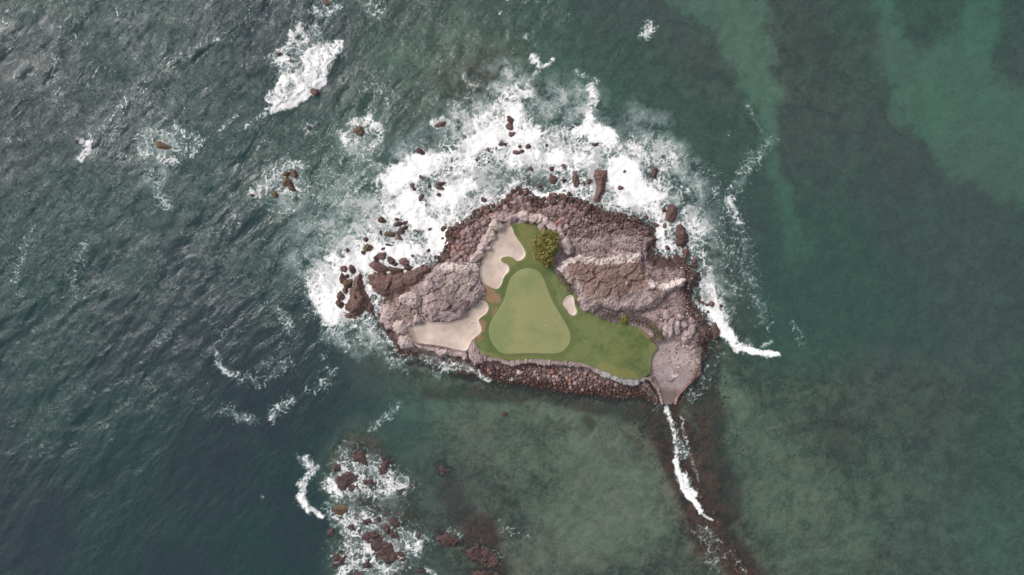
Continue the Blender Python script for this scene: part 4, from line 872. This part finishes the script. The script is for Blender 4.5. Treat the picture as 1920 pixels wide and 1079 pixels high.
FS = [  # strokes: points, radius px, density
 ([(295,268),(330,270)],42,.36),([(545,342),(525,352)],46,.40),([(682,245)],36,.44),([(610,15)],28,.36),([(712,15)],30,.32),([(548,105),(575,80)],44,.36),([(1213,62)],20,.4),([(165,265)],24,.38),([(690,290),(660,300)],36,.30),
 ([(640,560),(625,585),(600,545),(630,500)],34,.85),([(650,500),(640,540)],30,.9),([(625,600)],26,.9),
 ([(700,440),(660,470)],30,.62),([(740,400),(700,430)],34,.75),([(770,470),(700,470),(660,490)],26,.85),([(820,440),(790,410),(770,380)],36,1.),([(800,470),(820,450)],26,.8),
 ([(730,345),(790,320),(850,300)],30,1.),([(740,325),(800,300)],30,.9),([(850,300),(900,270),(950,240)],36,.95),([(880,340),(820,380)],32,.9),
 ([(935,200),(960,175),(985,172)],20,.75),([(900,235),(940,215)],24,.7),([(960,250),(1000,250)],26,.9),([(960,205),(950,260)],24,.9),
 ([(1085,240),(1120,255),(1145,258)],20,1.1),([(1100,225),(1090,250)],16,1.),([(1040,300),(1080,310),(1110,300)],24,.85),([(1000,300),(960,310)],26,.75),([(1150,330),(1180,350),(1210,355)],26,1.),([(1160,310),(1200,330)],22,.9),([(1170,380),(1200,375),(1240,365)],20,.95),([(1225,395),(1240,410),(1235,440)],16,.9),([(1240,450),(1260,465)],14,.9),([(1000,365),(1020,367),(1050,355)],9,.9),([(940,375),(955,350),(970,345)],8,.85),([(1060,350),(1090,355)],12,.8),([(1105,165),(1110,190),(1100,210)],15,.66),([(1115,150)],10,.5),
 ([(1290,400),(1310,440)],18,.6),([(1305,470),(1330,510),(1335,550)],18,.62),([(1335,560),(1345,600)],20,.7),([(1340,590),(1352,622),(1378,645)],13,1.),([(1376,642),(1396,652)],8,.9),([(1404,655),(1430,664),(1458,668)],7,1.),([(1430,650),(1446,640)],6,.45),([(1398,640),(1412,650)],6,.4),
 ([(512,208),(545,190),(575,172),(605,152)],10,.95),([(600,152),(626,100),(632,80)],12,.92),([(500,215),(480,225),(460,240)],5,.45),([(540,120),(525,135),(515,110),(535,90),(560,95)],14,.5),([(560,50),(548,75),(570,85)],16,.50),([(590,60),(605,85)],14,.45),([(520,175),(530,150)],14,.6),([(524,118),(536,110)],10,.8),
 ([(270,265),(275,310),(295,350),(305,380)],12,.42),([(268,290),(264,260),(290,245),(330,245)],12,.46),([(300,250),(330,240),(375,260),(360,285)],12,.42),([(300,295),(320,300)],14,.5),([(155,262),(170,270),(150,295)],10,.75),([(165,250),(215,238)],12,.33),([(200,230),(240,180)],7,.3),
 ([(480,362),(505,345),(525,325),(560,310)],20,.52),([(560,335),(570,360)],18,.45),([(540,385),(510,380)],22,.38),([(555,350),(525,360)],12,.75),
 ([(665,230),(690,222),(712,245),(700,265)],14,.62),([(645,250),(655,270)],14,.52),([(670,265),(690,290),(710,310)],24,.42),
 ([(590,18),(612,32),(632,15)],12,.50),([(700,5),(712,20)],24,.36),([(1213,50),(1210,75)],14,.5),([(1000,108),(1012,120)],10,.55),([(1012,125),(1030,122),(1038,112)],5,.55),([(1010,135),(985,160)],8,.40),([(825,240),(810,232),(838,228)],8,.62),([(876,145),(885,158)],9,.5),([(990,65)],12,.4),([(695,165),(730,180)],20,.3),([(725,185),(722,205)],8,.42),([(645,155)],6,.5),([(580,245)],18,.4),([(940,25)],6,.6),([(1080,135),(1110,150)],10,.35),
 ([(860,190),(890,200)],26,.36),([(870,250),(830,280)],26,.4),([(610,370),(650,340)],40,.25),([(600,440),(560,430)],40,.22),([(680,340),(640,370)],30,.36),
 ([(405,72),(370,92),(335,108),(315,125)],9,.33),([(275,165),(240,190),(225,215),(212,248)],9,.34),([(105,95),(108,140),(105,175)],10,.28),([(150,62),(120,80)],12,.26),([(60,420),(40,470),(30,525)],11,.3),([(160,455),(142,500),(140,540)],14,.3),([(445,215),(425,235),(410,250)],6,.36),([(500,255),(480,280)],5,.33),([(20,20),(5,60)],14,.34),([(60,260),(10,262)],6,.28),([(300,380),(310,395)],10,.36),([(225,20),(215,60)],8,.26),([(470,15),(440,60)],12,.22),([(400,440),(440,420)],14,.22),  # swell crests: warm sky sparkle on wave faces, drawn as faint foam
 ([(400,660),(415,685),(445,702)],10,.5),([(455,712),(490,715),(520,695),(540,685)],16,.34),([(480,690),(500,680)],10,.40),([(420,775),(470,785)],14,.33),([(510,775),(550,750)],16,.36),([(585,730),(625,705)],14,.30),([(700,795),(725,785),(745,765)],16,.38),([(605,675)],10,.3),([(540,590),(525,575)],10,.45),([(540,615),(530,590)],14,.4),([(640,620),(660,640)],26,.42),([(700,630),(720,660),(745,680)],18,.46),([(690,600),(700,620)],20,.5),([(300,640),(320,630)],10,.28),([(415,630),(400,600)],12,.22),([(490,935)],6,.3),
 ([(575,865),(588,885),(568,905),(564,935),(578,948)],12,.74),([(575,948),(592,955),(606,970)],6,.7),([(560,860)],10,.4),([(620,900),(635,925)],16,.75),([(650,885),(640,870)],12,.72),([(690,925),(720,925),(760,915)],14,.45),([(695,860)],10,.4),([(770,1035),(785,1015)],14,.66),([(700,1050),(730,1070)],16,.66),([(690,1020),(700,1045)],12,.7),([(655,1060),(640,1079)],20,.55),([(745,1040),(760,1025)],12,.6),([(625,940),(660,935)],16,.4),([(840,1000),(860,1010)],14,.3),([(900,1030),(930,1040)],16,.25),([(800,1070),(815,1079)],8,.5),([(940,990),(980,1005)],12,.25),
 ([(1446,258),(1425,285),(1400,310),(1385,345)],14,.33),([(1410,305),(1380,345),(1370,390),(1385,420)],20,.38),([(1370,370),(1385,420)],9,.55),([(1330,320),(1345,360),(1350,400)],18,.30),([(1385,430),(1390,470),(1410,530),(1430,600)],22,.30),([(1340,420),(1360,480),(1375,540)],24,.30),([(1400,200),(1430,250)],6,.28),([(1370,255)],8,.3),([(1490,610),(1508,650)],10,.28),([(1290,300),(1330,340)],22,.30),
 ([(1252,765),(1260,790),(1264,830),(1272,862)],7,.62),([(1262,800),(1275,840),(1285,855)],13,.42),([(1270,870),(1276,900),(1292,930),(1312,960)],7,.95),([(1282,890),(1300,930)],8,.8),([(1314,962),(1335,975)],3,.7),([(1276,780),(1290,840),(1308,898)],4,.34),([(1320,1000),(1345,1050)],20,.30),([(1370,1035),(1400,1079)],5,.3),([(1235,735),(1235,760)],12,.26),([(1300,740),(1325,690),(1335,660)],20,.28),
 ([(790,672),(830,684),(880,695)],12,.52),([(880,692),(900,705),(918,712)],7,.7),([(800,690),(830,705)],14,.30),([(820,660),(850,680)],10,.3),([(745,672),(775,674)],8,.42),([(720,625),(740,655)],8,.6),([(960,712),(975,706)],5,.6),
 ([(1080,385),(1110,395),(1150,392),(1190,410)],16,.44),([(1130,400),(1180,420),(1215,430)],14,.34),([(1070,375),(1090,390)],10,.42),([(705,545),(715,570),(705,590)],7,.55),([(700,525),(692,540)],7,.9),([(720,520),(750,518)],4,.85),([(660,500),(690,505)],8,.9),([(652,512),(640,512)],5,.9)]
HOLES = [([(930,330),(960,340),(1000,335)],26,0.216),([(1060,210),(1050,190)],28,0.180),([(1240,300),(1250,320)],22,0.156),([(1220,320)],18,0.210),([(990,345),(1040,345)],14,0.180),([(880,360),(900,350)],14,0.150),([(780,440)],12,0.090),([(1000,200),(1010,215)],16,0.240),([(1030,270),(1060,265)],18,0.132),([(690,400),(650,420)],28,0.150),([(800,480)],14,0.180),([(1290,470),(1310,520)],10,0.150),([(850,330)],12,0.090),([(540,135),(560,125)],9,0.210),([(560,160),(540,165)],6,0.180)]
AER = [([(960,150),(1000,190)],46,.5),([(1290,330),(1300,400)],40,.45),([(1330,500),(1350,560)],26,.4),([(660,590),(690,640)],40,.4),([(1230,250),(1200,230)],40,.35),([(620,420),(590,470)],70,.45),([(660,270)],50,.3),([(300,270)],50,.28),([(530,350)],50,.35),([(800,280),(760,300)],40,.5),([(640,440),(600,500),(690,380)],60,.55),([(720,380),(640,480)],70,.6),([(860,230),(960,180)],50,.6),([(1040,190),(1080,200)],60,.45),([(1230,270),(1260,310)],45,.6),([(1290,370),(1320,440)],35,.5),([(650,340),(600,400)],50,.30),([(930,150)],40,.3),([(300,320),(285,330)],26,.45),([(545,370)],40,.3),([(640,620)],40,.35),([(560,130)],50,.3),([(700,250)],40,.25),([(170,280)],25,.3),([(1340,540)],30,.3),([(690,900),(710,960),(720,1040)],70,.12),([(1150,300),(1050,270)],90,.5),([(900,300)],120,.6)]
def foam_fields(X, Y):
    wx_ = 11*fbm(X*.10, Y*.10, 3, 301) + 4*fbm(X*.5, Y*.5, 2, 305); wy_ = 11*fbm(X*.10 + 7, Y*.10, 3, 303) + 4*fbm(X*.5 + 4, Y*.5, 2, 307)
    wx_ = wx_ + 2.2*fbm(X*1.6, Y*1.6, 2, 309); wy_ = wy_ + 2.2*fbm(X*1.6 + 5, Y*1.6, 2, 310)
    rx, ry = X/S + 960, 539.5 - Y/S
    px = rx + wx_; py = ry + wy_
    Wd = np.zeros_like(X); A = np.zeros_like(X)
    def loc(pts, r):
        p = np.array(pts, float); lo = p.min(0) - r - 14; hi = p.max(0) + r + 14
        c0 = max(0, int((lo[0] - rx[0, 0])/(rx[0, 1] - rx[0, 0]))); c1 = max(0, int((hi[0] - rx[0, 0])/(rx[0, 1] - rx[0, 0])) + 2)
        r1 = max(0, int((ry[0, 0] - lo[1])/(ry[0, 0] - ry[1, 0])) + 2); r0 = max(0, int((ry[0, 0] - hi[1])/(ry[0, 0] - ry[1, 0])))
        return (slice(r0, r1), slice(c0, c1))
    for p, d, w in FP:
        q = loc(p, w*2); s = sdf(np.array(p, float), px[q], py[q]); Wd[q] = np.maximum(Wd[q], d*sstep(-w, w, s))
    for p, r, d in FS:
        q = loc(p, r*1.5)
        Wd[q] = np.maximum(Wd[q], d*sstep(1.35, .25, dline(p, rx[q] + wx_[q]*min(1, r/14), ry[q] + wy_[q]*min(1, r/14))/r))
    for p, r, d in HOLES:
        q = loc(p, r*1.5); Wd[q] -= d*sstep(1.3, .3, dline(p, px[q], py[q])/r)
    for p, r, d in AER:
        q = loc(p, r*1.5); A[q] = np.maximum(A[q], d*sstep(1.3, .1, dline(p, px[q], py[q])/r))
    return np.clip(Wd, 0, 1.3), A
CELL = .24
X, Y = mgrid(-176, 176, -99.5, 99.5, CELL)
Wd, A = foam_fields(X, Y)
# thin crest streaks, upper left open water: sky glints painted as white foam
ex_ = exposure_f(X, Y); u_ = X*CA + Y*SA; v_ = -X*SA + Y*CA
crest = sstep(.10, .55, sea_h(X, Y))*sstep(.35, .9, ex_)
fl = ridged(u_*.30 + .8*fbm(X*.1, Y*.1, 2, 351), v_*.11, 3, 353)
Wd = np.maximum(Wd, .42*crest*sstep(.5, .85, fl)*sstep(-.1, .35, fbm(X*.03, Y*.03, 2, 355) + .1))
act = (Wd > .03) | (A > .03)
x, y, w, a = X[act], Y[act], Wd[act], A[act]
big = fbm(x*.06, y*.06, 3, 311)
qx = x + 1.3*fbm(x*.22, y*.22, 3, 313) + .35*fbm(x*1.1, y*1.1, 2, 317); qy = y + 1.3*fbm(x*.22 + 5, y*.22, 3, 315) + .35*fbm(x*1.1, y*1.1 + 3, 2, 319)
def web(sc, sd, wd):
    f1, f2, c = worley(qx*sc, qy*sc, sd); return np.exp(-(f2 - f1)/wd)
L1 = web(.36, 321, .10); L2 = web(.85, 323, .17); rg = ridged(qx*.42, qy*.42, 4, 327); fine = fbm(x*1.3, y*1.3, 3, 329)
Lc = .44*L1 + .36*L2 + .34*np.clip((rg - .40)*1.8, 0, 1) + .16*fine
t = w*(1.22 + .45*big) + (Lc - .38)*1.0
cov = sstep(.27, 1.0, t)*(.72 + .28*sstep(.25, .75, w))
veil = (1.2*a + .75*np.clip(w - .22, 0, .6))*(.38 + .75*fbm(qx*.16, qy*.16, 4, 331, .6) + .55*(rg - .5) + .3*fine + .35*L1)
stk = fbm(qx*.28 + .5*qy*.28, qy*.09, 4, 371, .6)
cov = cov*(1 - .34*sstep(-.05, .45, stk)*sstep(1.15, .7, w))
cov = np.maximum(cov, np.clip(veil, 0, .62)*.8)
C = np.zeros_like(X); C[act] = cov
Zs = sea_h(X, Y)
isl = (X > -67) & (X < 76) & (Y > -49) & (Y < 44)
G = np.full(X.shape, -9.0)
sub = act & isl; G[sub] = ground_h(X[sub][None], Y[sub][None])[0]
C = np.where(G > .95, 0, C)
Zf = np.maximum(Zs + .03, np.where(G > -5, G + .10, -9)) + .05 + .30*C*np.clip(Wd, 0, 1)*(.6 + .5*fbm(X*.5, Y*.5, 2, 341))
brk = np.clip(1 - dline([(505,212),(545,190),(590,166),(626,105),(634,78)], X/S + 960 + 4, 539.5 - Y/S + 4)/14, 0, 1)
Zf = Zf + .7*brk**1.5*C*(.6 + .8*fbm(X*.6, Y*.6, 2, 361))
mask = anyv(C > .02)
me = grid_mesh('sea_foam', X, Y, Zf, mask=mask, attrs={'cover': C})
def foam_material():
    m, nt = M('sea_foam'); g = N(nt); v = g.coord(); n = g.noise(v, 2.6, 4, .7); n2 = g.noise(v, 1.0, 3, .6)
    cv = g.attr('cover')
    al = g.math('MULTIPLY', cv, g.math('MULTIPLY_ADD', g.math('SUBTRACT', n, .5), g.ramp(cv, .2, 1., 1.9, .3), 1.0), None, True)
    tr = g.n('ShaderNodeBsdfTransparent'); d = g.bsdf(g.mix(g.ramp(cv, .1, .6), (.52, .68, .66), (.80, .80, .80)), .9, g.bump(g.math('ADD', n, n2), .5, .35), .1)
    mx = g.n('ShaderNodeMixShader'); g.set(mx, 0, al); g.nt.links.new(tr.outputs[0], mx.inputs[1]); g.nt.links.new(d, mx.inputs[2]); g.out(mx.outputs[0]); return m
tag(link('sea_foam', me, foam_material()), 'white surf foam swirling on the sea around the island and rocks', 'foam', None, 'stuff')
